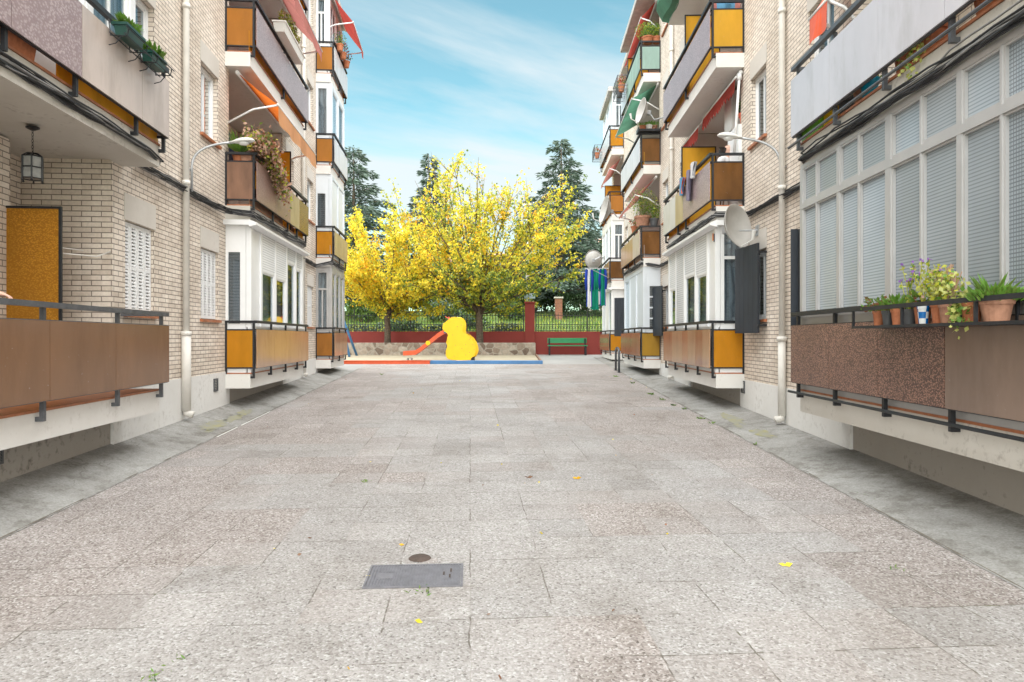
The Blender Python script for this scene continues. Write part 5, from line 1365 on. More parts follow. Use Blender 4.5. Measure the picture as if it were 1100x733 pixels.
# small wall cable by the divider, stickers
tag((lambda g: (g.tube([(6.7, 3.9, E + .83), (7.2, 3.72, E + .85), (7.44, 3.60 + .1, E + .93)], .007, 6), g.tube([(6.7, 3.85, E + .88), (7.1, 3.8, E + .90)], .006, 6), g.build('loose_wire', 'pipe', smooth=True))[-1])(Geo('L')), 'short white wire sticking out beside the amber screen', 'wire')
st = thing('sticker', 'small orange and navy alarm sticker on the white bay', 'sticker', P('R', 11.3, 2.99, E + 1.62))
g = Geo('R'); g.box(11.21, 11.27, 2.985, 2.988, E + 1.6, E + 1.72); g.build('backing', 'sticker_orange', st); g = Geo('R'); g.box(11.14, 11.20, 2.985, 2.988, E + 1.57, E + 1.7); g.build('stripe', 'sticker_navy', st)

# ------------------------------------------------------------------ clothes
def garment(label, side, s, n, z, w, L, m_, name='hung_garment', cat='laundry', group='laundry drying on the rail', sleeves=True, m2=None, yaw=0.0, thick=.03, legs=False):
    o = thing(name, label, cat, (0, 0, 0), group)
    g = Geo(); rows, colsn = 9, 12
    def pt(u, v, f):
        wd = w * (1 - .12 * math.sin(v * 3.1)); x = (u - .5) * wd
        y = f * (thick * .5 + .012 * math.sin(u * 14 + v * 2)) + .02 * math.sin(u * 9 + v * 3)
        return Vector((x, y, -v * L + .015 * math.sin(u * 11)))
    for f in (-1, 1):
        for i in range(rows):
            for j in range(colsn):
                g.m = 1 if (m2 and (j in (0, 1, colsn - 1, colsn - 2))) else 0
                g.quad([pt(j / colsn, i / rows, f), pt((j + 1) / colsn, i / rows, f), pt((j + 1) / colsn, (i + 1) / rows, f), pt(j / colsn, (i + 1) / rows, f)], [(0, 0)] * 4)
    g.build('cloth', [m_] + ([m2] if m2 else []), o, smooth=True, recalc=False)
    if sleeves:
        for sg in (-1, 1):
            g = Geo(); g.tube([(sg * w * .45, 0, -.04), (sg * w * .56, .01, -L * .3), (sg * w * .52, .0, -L * .55)], [.05, .055, .045], 8); g.build('sleeve', m2 or m_, o, smooth=True)
    put(o, side, s, n, z, yaw); return o
GL = 'laundry on the amber balcony rail'
garment('lilac grey garment hanging lowest over the mauve balcony rail', 'R', 12.35, 2.845, railtop(1), .30, .52, 'cloth_lilac', group=GL, sleeves=False)
garment('pale crumpled garment lying over the rail above the lilac one', 'R', 12.0, 2.84, railtop(1) + .05, .36, .24, 'cloth_white', group=GL, sleeves=False, m2='cloth_grey')
garment('light blue garment hanging farther along the same rail', 'R', 12.95, 2.85, railtop(1), .36, .30, 'cloth_sky', group=GL, sleeves=False, m2='play_red')
rk = thing('drying_rack', 'wire drying rack holding sports clothes out from the far right balcony', 'drying rack', P('R', 26.6, 2.4, E + 2.6))
g = Geo('R'); zr = E + 2.62
for n_ in (2.05, 2.25, 2.45, 2.65): g.tube([(25.75, n_, zr), (27.4, n_, zr)], .010, 5)
for s_ in (25.75, 27.4): g.tube([(s_, 2.0, zr), (s_, 2.9, zr)], .014, 6); g.tube([(s_, 2.2, zr), (s_, 2.9, zr - .35)], .012, 6)
g.build('rails', 'steel', rk)
GS = 'sports clothes on the drying rack'
def hang(px, label, m_, m2, w, L):
    s_ = 25.9 + rng.uniform(0, .05); n_ = (px - 571) / FX * 25.9
    garment(label, 'R', s_, n_, zr - .005, w, L, m_, group=GS, yaw=R(90), m2=m2)
hang(633.0, 'white sports shirt at the left end of the drying rack', 'cloth_white', 'cloth_blue', .22, 1.45)
hang(639.0, 'wide green sports shirt in the middle of the drying rack', 'cloth_green', None, .30, 1.55)
hang(643.5, 'white and green sports trousers on the drying rack', 'cloth_white', 'cloth_green', .16, 1.35)
hang(647.5, 'blue and green sports shirt nearest the balcony on the drying rack', 'cloth_green', 'cloth_blue', .22, 1.40)
garment('navy garment hanging at the back of the plant filled terrace', 'L', 11.6, 3.75, E + 3.45, .3, .5, 'cloth_navy', group='laundry on the left terrace')
garment('patterned blanket hung at the top of the amber railing', 'R', 11.25, 3.2, railtop(2) + .12, .5, .5, 'cloth_sky', group='laundry above the amber panel', sleeves=False, m2='pink_cloth', yaw=R(90))

# appliances on the right first floor terrace
cb = thing('cabinet', 'white metal cabinet standing on the terrace behind the dark haired person', 'cabinet', (0, 0, 0))
g = Geo(); g.box(-.30, .30, -.22, .22, 0, 1.36); g.build('body', 'white_metal', cb, bevel=.01)
g = Geo(); g.box(-.313, -.301, -.215, .215, .05, .66); g.box(-.313, -.301, -.215, .215, .68, 1.34); d_ = g.build('door', 'white_metal', cb)
g = Geo(); g.tube([(-.33, -.15, .8), (-.33, -.15, 1.0)], .01, 6); g.build('handle', 'steel', d_)
put(cb, 'R', 11.55, 3.62, floor_top(1) + .024, 0)
cb.rotation_euler.z += math.pi
ac = thing('air_conditioner', 'dark fronted air conditioning unit high on the terrace wall under the red awning', 'air conditioner', (0, 0, 0))
g = Geo()
g.box(-.34, -.31, -.42, .42, -.34, .34); g.box(-.31, .1, -.42, -.40, -.34, .34); g.box(-.31, .1, .40, .42, -.34, .34); g.box(-.31, .1, -.40, .40, .32, .34); g.box(-.31, .1, -.40, .40, -.34, -.32)
g.build('casing', 'lamp_white', ac)
g = Geo(); 
g.lathe([(0, 0), (.27, 0), (.28, .012), (.30, .012), (.30, -.004)], seg=28); g.v = [Vector((-.341 - v.z, v.x, v.y)) for v in g.v]; g.build('fan_grille', 'black', ac)
g = Geo()
for q in range(7): g.box(-.358, -.352, -.27 + q * .09, -.264 + q * .09, -.2, .2)
g.build('grille_bars', 'rail_grey', ac)
o = ac; put(ac, 'R', 12.3, 3.92, floor_top(1) + 1.85, 0); ac.rotation_euler.z += math.pi

# ------------------------------------------------------------------ people
def skin_mesh(name, verts, edges, radii, m_, parent, root=0, sub=2):
    me = bpy.data.meshes.new(name); me.from_pydata([Vector(v) for v in verts], edges, [])
    ob = bpy.data.objects.new(name, me); COL.objects.link(ob); ob.parent = parent; ORG[ob.name] = Vector((0, 0, 0))
    me.materials.append(M[m_])
    ob.modifiers.new('Skin', 'SKIN'); 
    if not me.skin_vertices: me.skin_vertices.new()
    for i, r in enumerate(radii):
        sv = me.skin_vertices[0].data[i]; sv.radius = (r, r) if not isinstance(r, tuple) else r; sv.use_root = (i == root)
    sd = ob.modifiers.new('Sub', 'SUBSURF'); sd.levels = sd.render_levels = sub
    # freeze the skin into a mesh so that nothing depends on evaluation order
    dg = bpy.context.evaluated_depsgraph_get(); ev = ob.evaluated_get(dg)
    nm = bpy.data.meshes.new_from_object(ev); nm.materials.clear(); nm.materials.append(M[m_])
    nm.polygons.foreach_set('use_smooth', [True] * len(nm.polygons))
    ob.modifiers.clear(); ob.data = nm
    return ob
def person(label, arms, top, hair_long=True, h=1.64, seated=False):
    """standing figure, faces -y; arms: dict side -> (elbow, wrist, hand direction)"""
    o = thing('person', label, 'person', (0, 0, 0)); k = h / 1.70
    v, e, r = [], [], []
    def add(p, rad, link=None):
        v.append(tuple(c * k for c in p)); r.append(rad * k if not isinstance(rad, tuple) else tuple(x * k for x in rad))
        if link is not None: e.append((link, len(v) - 1))
        return len(v) - 1
    pel = add((0, 0, .95), (.15, .11)); wa = add((0, 0, 1.10), (.13, .10), pel); ch = add((0, .01, 1.28), (.15, .105), wa); sh = add((0, .01, 1.40), (.10, .08), ch)
    nk = add((0, .0, 1.47), .05, sh); hd0 = add((0, -.015, 1.53), (.062, .07), nk); hd1 = add((0, -.02, 1.60), (.075, .09), hd0); hd2 = add((0, -.01, 1.67), (.06, .075), hd1)
    for sx in (-1, 1):
        hp = add((.09 * sx, 0, .88), .085, pel); kn = add((.10 * sx, -.01, .49), .055, hp); an = add((.10 * sx, .01, .10), .038, kn); add((.11 * sx, -.10, .035), .035, an)
    hands = []
    if seated:
        for i in range(8): v[i] = (v[i][0], v[i][1], v[i][2] - .47 * k)
        for j, base in enumerate((8, 12)):
            sx = (-1, 1)[j]
            for q, p in enumerate(((.09 * sx, -.04, .44), (.11 * sx, -.40, .47), (.11 * sx, -.38, .10), (.12 * sx, -.48, .035))): v[base + q] = tuple(c * k for c in p)
        arms = {sx: tuple((p[0], p[1], p[2] - .47) if q < 2 else p for q, p in enumerate(a_)) for sx, a_ in arms.items()}
    dz = -.47 if seated else 0.0
    for sx in (-1, 1):
        el, wr, hd = arms[sx]
        s1 = add((.17 * sx, .01, 1.39 + dz), .055, sh); e1 = add(el, .042, s1); m1 = add(tuple((a + b) / 2 for a, b in zip(el, wr)), .038, e1); w1 = add(wr, .026, m1)
        f = Vector(hd).normalized(); lat = f.cross(Vector((0, 0, 1))).normalized()
        if lat.length < .1: lat = Vector((1, 0, 0))
        up = lat.cross(f).normalized(); W = Vector(wr)
        pm = add(tuple(W + f * .05), (.030, .022), w1)
        lens = (.060, .070, .066, .052)
        for q in range(4):
            off = lat * (q - 1.5) * .021
            b0 = add(tuple(W + f * .085 + off), .010, pm)
            b1 = add(tuple(W + f * (.085 + lens[q] * .5) + off - up * .012), .0088, b0)
            b2 = add(tuple(W + f * (.085 + lens[q] * .72) + off - up * .036), .0078, b1)
        t0 = add(tuple(W + f * .035 - lat * .032 * sx), .011, pm); add(tuple(W + f * .075 - lat * .05 * sx - up * .015), .009, t0)
    skin_mesh('body', v, e, r, 'skin', o)
    # clothing
    tv = [(0, 0, .86 + dz), (0, 0, 1.08 + dz), (0, .01, 1.28 + dz), (0, .01, 1.405 + dz)]; te = [(0, 1), (1, 2), (2, 3)]; tr = [(.165, .125), (.145, .115), (.165, .12), (.11, .09)]
    for sx in (-1, 1):
        el = arms[sx][0]; i = len(tv); tv += [(.17 * sx, .01, 1.395 + dz), tuple((a + b) / 2 for a, b in zip((.17 * sx, .01, 1.39 + dz), el))]; te += [(3, i), (i, i + 1)]; tr += [.068, .06]
    skin_mesh('shirt', [tuple(c * k for c in p) for p in tv], te, [tuple(x * k for x in q) if isinstance(q, tuple) else q * k for q in tr], top, o)
    pv = [(0, 0, .96), (.09, 0, .86), (.10, -.01, .49), (.10, .01, .14), (-.09, 0, .86), (-.10, -.01, .49), (-.10, .01, .14)]
    if seated: pv = [(0, .02, .47), (.09, -.05, .45), (.11, -.40, .47), (.11, -.38, .13), (-.09, -.05, .45), (-.11, -.40, .47), (-.11, -.38, .13)]
    skin_mesh('trousers', [tuple(c * k for c in p) for p in pv], [(0, 1), (1, 2), (2, 3), (0, 4), (4, 5), (5, 6)], [q * k for q in (.15, .105, .075, .065, .105, .075, .065)], 'cloth_navy', o)
    hv = [(0, .03, 1.69), (0, .07, 1.62), (0, .075, 1.54), (0, .06, 1.45), (.06, .03, 1.62), (-.06, .03, 1.62), (.062, .03, 1.52), (-.062, .03, 1.52)]
    hr = [.095, .105, .10, .09, .065, .065, .055, .055]
    hv = [(x, y, z + dz) for x, y, z in hv]
    if not hair_long: hr = [.06, .06, .045, .02, .03, .03, .01, .01]
    skin_mesh('hair', [tuple(c * k for c in p) for p in hv], [(0, 1), (1, 2), (2, 3), (0, 4), (0, 5), (4, 6), (5, 7)], [q * k for q in hr], 'hair', o)
    g = Geo()
    g.lathe([(.0, .028), (.012, .0), (.0, -.012)], (0, -.112 * k, (1.585 + dz) * k), 8)
    for sx in (-1, 1):
        g.lathe([(0, .022), (.012, .012), (.014, 0), (.01, -.014), (0, -.02)], (.084 * k * sx, .0, (1.585 + dz) * k), 8, .6, 1.1)
    g.build('nose_and_ears', 'skin', o, smooth=True)
    g = Geo()
    for sx in (-1, 1): g.lathe([(0, .007), (.011, 0), (0, -.007)], (.031 * k * sx, -.1 * k, (1.612 + dz) * k), 8, 1, .6)
    g.build('eyes', 'black', o)
    g = Geo(); g.lathe([(0, .006), (.022, 0), (0, -.008)], (0, -.098 * k, (1.545 + dz) * k), 10, 1, .4); g.build('mouth', 'leaf_red', o)
    return o
pr = person('dark haired person in a white top sitting behind the amber balcony end panel', {-1: ((-.24, -.02, 1.14), (-.17, -.22, 1.08), (.2, -1, 0)), 1: ((.24, -.02, 1.14), (.17, -.22, 1.08), (-.2, -1, 0))}, 'cloth_white', seated=True)
put(pr, 'R', 11.80, 3.38, floor_top(1) + .024, 0); pr.rotation_euler.z += R(125)
so_ = thing('stool', 'small wooden stool under the dark haired person on the terrace', 'stool', (0, 0, 0))
g = Geo(); g.lathe([(0, .385), (.16, .385), (.165, .36), (.16, .345), (0, .345)], seg=18); g.build('seat', 'wood', so_)
for q in range(4):
    a = q * math.pi / 2 + .78; g = Geo(); g.tube([(.15 * math.cos(a), .15 * math.sin(a), 0), (.11 * math.cos(a), .11 * math.sin(a), .344)], .014, 8); g.build('leg', 'wood', so_)
put(so_, 'R', 11.80, 3.38, floor_top(1) + .024)
rl_ = PB[0] + .75 + .022
pz = floor_top(0) + .024
hz = (rl_ + .015 - pz) / (1.60 / 1.70)
p2 = person('person in a grey top leaning on the left balcony rail with a hand in view', {-1: ((-.28, -.12, 1.08), (-.20, -.36, hz + .02), (.1, -1, -.1)), 1: ((.28, -.08, 1.12), (.175, -.275, hz + .03), (.45, -1, -.22))}, 'cloth_grey', False, 1.60)
put(p2, 'L', 4.74, 3.55, pz, 0)

# terracotta troughs on the floor of the mauve and beige balcony
for s_, L_, lb in ((4.40, .62, 'longer red clay trough on the floor under the mauve panels'), (5.12, .56, 'shorter red clay trough on the floor beside the amber strip')):
    trough(lb, 'L', s_, 3.36, floor_top(1) + .024, L_, 'terracotta', 'green', 120, .2, 'clay troughs on the balcony floor', .10, .20)
# dirt gathered in the seam between strip and paving
g = Geo('R'); g2 = Geo('L')
for gg, n0 in ((g, 2.685), (g2, 3.045)):
    r_ = random.Random(5); s_ = 1.5
    while s_ < 22:
        L_ = r_.uniform(.15, .5); k = 5
        if r_.random() < .75:
            e = [0.0] + [r_.uniform(.002, .016) for _ in range(k - 1)] + [0.0]
            for i in range(k):
                a, b = s_ + L_ * i / k, s_ + L_ * (i + 1) / k; z = .032
                gg.quad([(a, n0 - e[i], gz(a) + .007), (b, n0 - e[i + 1], gz(b) + .007), (b, n0 + e[i + 1] * .4, gz(b) + .010), (a, n0 + e[i] * .4, gz(a) + .010)])
        s_ += L_
base = len(g.v); g.v += g2.v; g.f += [tuple(i + base for i in f) for f in g2.f]; g.uv += g2.uv; g.mi += g2.mi; g.side = None
tag(g.build('seam_dirt', 'joint_dirt', recalc=False), kind='stuff')
CLOUD, CLOUD_COL, SKY_TINT, SKY_STR, SUN_STR, EXPOSURE, SUN_ANG = 0.88, (1.95, 2.1, 2.16), (0.47, 0.64, 0.475), 0.05, 1.5, 3.2, 125
# ------------------------------------------------------------------ playground and boundary
def W(px, py, Y): return Vector(((px - 550) / FX * Y, Y, E + (363 - py) / FX * Y))
sheet('sandpit', [-14, -4, 1.05], [25.4, 28, 31.2], lambda y: gz(y) + 0.03, 'sand')
def beam(label, x0, x1, y, m_):
    g = Geo(); z = gz(y)
    g.box(x0, x1, y - .11, y + .11, z - .05, z + .12)
    o = g.build('edging_beam', m_, bevel=.02); return tag(o, label, 'edging beam', 'painted beams edging the playground')
beam('long orange red painted beam edging the sand playground', -12.0, -2.99, 24.95, 'play_red')
beam('blue painted beam ending at the right corner of the sand playground', -2.985, 1.12, 24.95, 'play_blue')
g = Geo(); g.box(-12, 1.12, 25.32, 25.40, gz(25.4) - .05, gz(25.4) + .10); g.hexa([(1.06, 25.40, .4), (1.12, 25.40, .4), (1.12, 31.18, .4), (1.06, 31.18, .4)], [(1.06, 25.40, .60), (1.12, 25.40, .60), (1.12, 31.18, .72), (1.06, 31.18, .72)])
tag(g.build('sandpit_board', 'wood'), 'weathered timber board framing the sand behind the painted beams', 'timber edging')

# slide: two yellow animal shaped side plates with an orange red chute between
sl = thing('playground_slide', 'yellow animal shaped playground slide with an orange red chute', 'slide', (0, 0, 0))
zo = [(822, 420), (806, 385), (806, 345), (820, 310), (808, 287), (815, 255), (826, 226), (812, 205), (790, 195), (779, 168), (784, 140), (808, 122), (826, 102), (856, 86), (895, 85), (925, 96), (941, 125), (944, 165), (935, 200), (962, 214), (992, 236), (1020, 270), (1038, 318), (1040, 360), (1026, 392), (1000, 402), (1000, 424)]
def smooth_poly(p, it=2):
    for _ in range(it):
        q = []
        for i in range(len(p)):
            a, b = Vector(p[i]), Vector(p[(i + 1) % len(p)]); q += [tuple(a * .75 + b * .25), tuple(a * .25 + b * .75)]
        p = q
    return p
poly = smooth_poly([((x - 910) / 201, (425 - y) / 201) for x, y in zo], 2)
for i, y in enumerate((-.31, .25)):
    g = Geo(); g.prism([(x + (.06 if i else 0), z) for x, z in poly], y, y + .05); g.build('side_plate', 'play_yellow', sl, bevel=.012)
g = Geo()
def at(x, y): return ((x - 910) / 201, (425 - y) / 201)
path = [at(826, 205), at(790, 210), at(740, 240), at(660, 305), at(600, 352), at(565, 374), at(472, 380)]
for (x0, z0), (x1, z1) in zip(path, path[1:]):
    for y0, y1, h0, h1 in ((-.235, .235, -.015, .0), (-.25, -.236, -.03, .14), (.236, .25, -.03, .14)):
        g.hexa([(x1, y0, z1 + h0), (x0, y0, z0 + h0), (x0, y1, z0 + h0), (x1, y1, z1 + h0)], [(x1, y0, z1 + h1), (x0, y0, z0 + h1), (x0, y1, z0 + h1), (x1, y1, z1 + h1)])
g.build('chute', 'play_red', sl)
g = Geo(); c = at(665, 300); g.lathe([(0, .002), (.09, .002), (.09, 0)], seg=16); g.v = [Vector((c[0] + v.x, -.251 - v.z, c[1] + .06 + v.y)) for v in g.v]; g.build('badge', 'play_yellow', sl)
g = Geo(); a, b = at(790, 212), at(826, 190); g.box(a[0], b[0], -.26, .26, a[1] - .0, b[1] + .0); g.build('head_block', 'play_blue', sl)
g = Geo(); a = at(500, 416); g.box(a[0], a[0] + .02, -.2, .2, 0, .1); g.box(a[0] + .15, a[0] + .17, -.2, .2, 0, .1); g.box(a[0] + .021, a[0] + .149, -.2, .2, .08, .099); g.build('support', 'steel', sl)
g = Geo()
for k in range(4): g.box(.25 + .05 * (k < 2), .55 - .06 * k, -.268, .268, .22 + .28 * k, .25 + .28 * k)
g.build('steps', 'wood', sl)
g = Geo()
for x, y in ((845, 90), (825, 84), (800, 82)): 
    c = at(x, y); c0 = at(850, 108); g.tube([(c0[0], -.285, c0[1]), (c[0], -.285, c[1])], .018, 6)
g.build('crest', 'play_red', sl)
g = Geo()
for x, y in ((895, 160), (925, 150), (858, 225), (880, 305), (930, 330), (990, 260), (1015, 300), (1025, 340), (990, 360), (960, 300), (870, 390), (960, 380)):
    c = at(x, y); g.lathe([(0, .003), (.014, .003), (.014, 0)], seg=8); n = len(g.v)
    for i in range(n - 16 * 4 if False else n - 64, n):
        v = g.v[i]; g.v[i] = Vector((c[0] + v.x, -.311 - v.z, c[1] + v.y))
g.build('bolt_heads', 'wood', sl)
g = Geo(); a, b = at(1000, 424), at(1026, 396); g.box(a[0], b[0], -.26, .26, 0, .14); g.build('foot_block', 'black', sl)
p = W(494, 388, 26.65); sl.location = (p.x, 26.65, gz(26.65) + .03)

# swing frame mostly hidden by the left building
sw = thing('swing_frame', 'blue swing frame leg showing past the corner of the left building', 'swing', (-9.0, 30.0, gz(30)))
for sx, x in ((1, -7.6), (-1, -11.0)):
    for dy in (-.7, .7):
        g = Geo(); g.tube([(x + .62 * sx, 30 + dy, gz(30) + .04), (x - .02 * sx, 30, gz(30) + 2.2)], .055, 8); g.build('leg', 'play_blue', sw, smooth=True)
g = Geo(); g.tube([(-11.05, 30, gz(30) + 2.2), (-7.55, 30, gz(30) + 2.2)], .05, 8); g.build('top_bar', 'play_red', sw, smooth=True)
for x in (-8.6, -10.0):
    g = Geo(); g.box(x - .22, x + .22, 29.9, 30.1, gz(30) + .45, gz(30) + .48); s2 = g.build('swing_seat', 'wood', sw)
    g = Geo(); g.tube([(x - .2, 30, gz(30) + .48), (x - .2, 30, gz(30) + 2.15)], .01, 5); g.tube([(x + .2, 30, gz(30) + .48), (x + .2, 30, gz(30) + 2.15)], .01, 5); g.build('chain', 'steel', s2)

# stone planter wall, red wall, iron fence
g = Geo(); g.box(-16, 1.08, 31.2, 31.55, .4, 1.22); g.box(.74, 1.08, 31.551, 32.598, .4, 1.22)
tag(g.build('stone_wall', 'stone', bevel=.03), 'low rubble stone planter wall below the yellow trees', 'stone wall')
g = Geo(); g.box(-16, .738, 31.552, 32.597, .4, 1.12); tag(g.build('planter_soil', 'soil'), kind='structure')
rw = thing('boundary_wall', 'oxide red painted boundary wall carrying the iron fence', 'wall', (-4, 32.72, .65))
g = Geo(); g.box(-18, 9, 32.6, 32.85, .3, 1.74); g.build('wall', 'red_wall', rw, bevel=.012)
g = Geo(); g.box(.62, 1.08, 32.5, 32.95, .3, 3.10); g.box(.58, 1.12, 32.46, 32.99, 3.101, 3.17); g.build('pillar', 'red_wall', rw, bevel=.012)
def iron_fence(label, x0, x1):
    o = thing('iron_fence', label, 'fence', ((x0 + x1) / 2, 32.72, 1.741), 'iron fences on the red wall'); y = 32.72
    g = Geo()
    for z in (1.80, 2.08, 2.52): g.box(x0, x1, y - .012, y + .012, z - .014, z + .014)
    g.build('rail', 'iron', o)
    g = Geo(); n = int((x1 - x0) / .135); 
    for i in range(n + 1):
        x = x0 + (x1 - x0) * i / n
        g.tube([(x, y, 1.742), (x, y, 2.60), (x, y, 2.68)], [.0135, .0135, .003], 5)
        if i < n:
            c = x + (x1 - x0) / n / 2
            g.tube([(c + .052 * math.cos(a * .785), y, 1.94 + .07 * math.sin(a * .785)) for a in range(9)], .008, 4, False)
    g.build('bars', 'iron', o)
    k = max(1, round((x1 - x0) / 2.6))
    for i in range(k + 1):
        x = x0 + .02 + (x1 - x0 - .04) * i / k
        g = Geo(); g.box(x - .022, x + .022, y - .024, y + .024, 1.742, 2.78); g.lathe([(0, .07), (.03, .03), (0, -.0)], (x, y, 2.78), 6); g.build('post', 'iron', o)
iron_fence('iron bar fence with rings on the red wall left of the pillar', -13, .57)
iron_fence('iron bar fence with rings on the red wall right of the pillar', 1.13, 8.6)

# bench
bn = thing('park_bench', 'green plank bench standing against the red wall', 'bench', (0, 0, 0))
g = Geo(); g.box(-.92, .92, .17, .205, .57, .80); g.build('backrest', 'bench_green', bn, bevel=.008)
g = Geo()
for q in range(2): g.box(-.92, .92, -.26 + q * .2, -.09 + q * .2, .42, .46)
g.build('seat', 'bench_green', bn, bevel=.008)
for x in (-.84, .84):
    g = Geo(); g.box(x - .035, x + .035, -.24, -.18, 0, .418); g.box(x - .035, x + .035, .12, .168, 0, .78); g.box(x - .034, x + .034, -.179, .119, .36, .418); g.build('leg', 'black', bn)
bn.location = (W(609.5, 380, 31.9).x, 31.9, gz(31.9))
# hoop rail
hp = thing('hoop_rail', 'dark metal hoop rail standing at the edge of the court beside the right pavement', 'hoop rail', (3.22, 21, gz(21)))
g = Geo(); pts = [(3.20, 20.4, gz(20.4))]
for i in range(13):
    a = math.pi * i / 12; pts.append((3.20 + .04 * (1 - math.cos(a)) / 2, 20.4 + .9 * (1 - math.cos(a)) / 2, gz(20.6) + .60 + .13 * math.sin(a)))
pts.append((3.24, 21.3, gz(21.3)))
g.tube(pts, .035, 10); g.build('hoop', 'rail_grey', hp, smooth=True)
for x, y in ((3.20, 20.4), (3.24, 21.3)):
    g = Geo(); g.lathe([(0, .012), (.07, .012), (.07, 0)], (x, y, gz(y) + .012), 12); g.build('base_plate', 'rail_grey', hp)

# ------------------------------------------------------------------ trees
def rnd_unit():
    while True:
        v = Vector((rng.uniform(-1, 1), rng.uniform(-1, 1), rng.uniform(-1, 1)))
        if .05 < v.length < 1: return v.normalized()
def maple(label, x, y, z0, ht, limbs, spread, rise, leaves, pal, trunk_r, seed, top_sparse=True):
    """vase shaped pollarded tree: short trunk, many straight rising limbs, leaves strung along the twigs"""
    rng.seed(seed)
    o = thing('yellow_tree', label, 'tree', (x, y, z0), 'yellow leaved trees in the stone planter')
    g = Geo(); g.tube([(x, y, z0 - .1), (x + .02, y, z0 + .25), (x, y, z0 + ht * .6), (x + .03, y, z0 + ht)], [trunk_r * 1.25, trunk_r, trunk_r * .92, trunk_r * 1.05], 12)
    L = Geo()
    segs = []
    for i in range(limbs):
        az = 2 * math.pi * (i * .618) + rng.uniform(-.25, .25)
        el = R(rng.choice((12, 22, 32, 42, 52, 62, 72, 82)) + rng.uniform(-6, 6))
        ln = (spread * math.cos(el) ** .8 + rise * math.sin(el) ** 1.3) * rng.uniform(.82, 1.08)
        d = Vector((math.cos(az) * math.cos(el), math.sin(az) * math.cos(el), math.sin(el)))
        p = Vector((x + .05 * math.cos(az), y + .05 * math.sin(az), z0 + ht * rng.uniform(.72, 1.05)))
        pts = [p]; k = 7
        for j in range(k):
            d = (d + Vector((rng.gauss(0, .05), rng.gauss(0, .05), rng.uniform(-.01, .05)))).normalized(); pts.append(pts[-1] + d * ln / k)
        r0 = trunk_r * .26
        g.tube(pts, [r0 * (1 - .93 * q / k) + .004 for q in range(k + 1)], 6)
        for q in range(2, k + 1): segs.append((pts[q - 1], pts[q], q / k, el))
        for j in range(6):
            q = rng.randint(1, k - 1); b = pts[q]; td = (d * .75 + rnd_unit() * .62).normalized(); tl = ln * rng.uniform(.16, .34) * (.6 if el > 1.1 else 1)
            m = b + td * tl * .5 + Vector((0, 0, .04)); e = b + td * tl + Vector((0, 0, tl * .15))
            g.tube([b, m, e], [.018, .012, .004], 4); segs.append((b, m, .55 + .4 * q / k, el)); segs.append((m, e, .7 + .3 * q / k, el))
    g.build('trunk', 'bark', o, smooth=True)
    wts = [((b - a).length * (1.0 if t < .8 else 1.35) * (.85 if el > 1.15 and t > .45 else 1.0) * (1.35 if el < .7 else 1)) for a, b, t, el in segs]
    per = 16
    for (a, b, t, el) in rng.choices(segs, wts, k=leaves // per):
        c = a.lerp(b, rng.random()) + rnd_unit() * abs(rng.gauss(0, .16)); sd_ = rng.uniform(.07, .20); ax = (b - a).normalized()
        hue = pal(c, rng)
        for _ in range(per):
            p = c + rnd_unit() * abs(rng.gauss(0, sd_)) + ax * rng.gauss(0, .16) + Vector((0, 0, -.03))
            L.m = hue if rng.random() < .6 else pal(p, rng)
            L.leaf(p, rng.uniform(.075, .14), .85, (rng.gauss(0, .6), rng.gauss(0, .6), rng.uniform(-1.2, .4)))
    L.build('crown', ['leaf_yellow', 'leaf_gold', 'leaf_lime', 'leaf_green'], o, recalc=False)
    return o
def palA(p, r):
    if p.z < 3.3 and r.random() < .35: return 2 if r.random() < .75 else 3
    return r.choices((0, 1, 2, 3), (.68, .10, .2, .02))[0]
def palB(p, r):
    f = (p.z - 2.3) / 3.0
    if f < .75: return r.choices((0, 1, 2, 3), (.16, .02, .36, .46))[0]
    if f < 1.2: return r.choices((0, 1, 2, 3), (.52, .10, .30, .08))[0]
    return r.choices((0, 1, 2, 3), (.34, .10, .44, .12))[0]
maple('bright yellow round crowned tree in the planter left of the slide', W(416, 0, 32.1).x, 32.1, 1.12, 1.9, 44, 2.9, 3.9, 33000, palA, .15, 11)
maple('taller yellow green tree with spreading upright limbs behind the slide', W(515, 0, 32.1).x, 32.1, 1.12, 1.95, 72, 4.0, 5.2, 37000, palB, .17, 23)

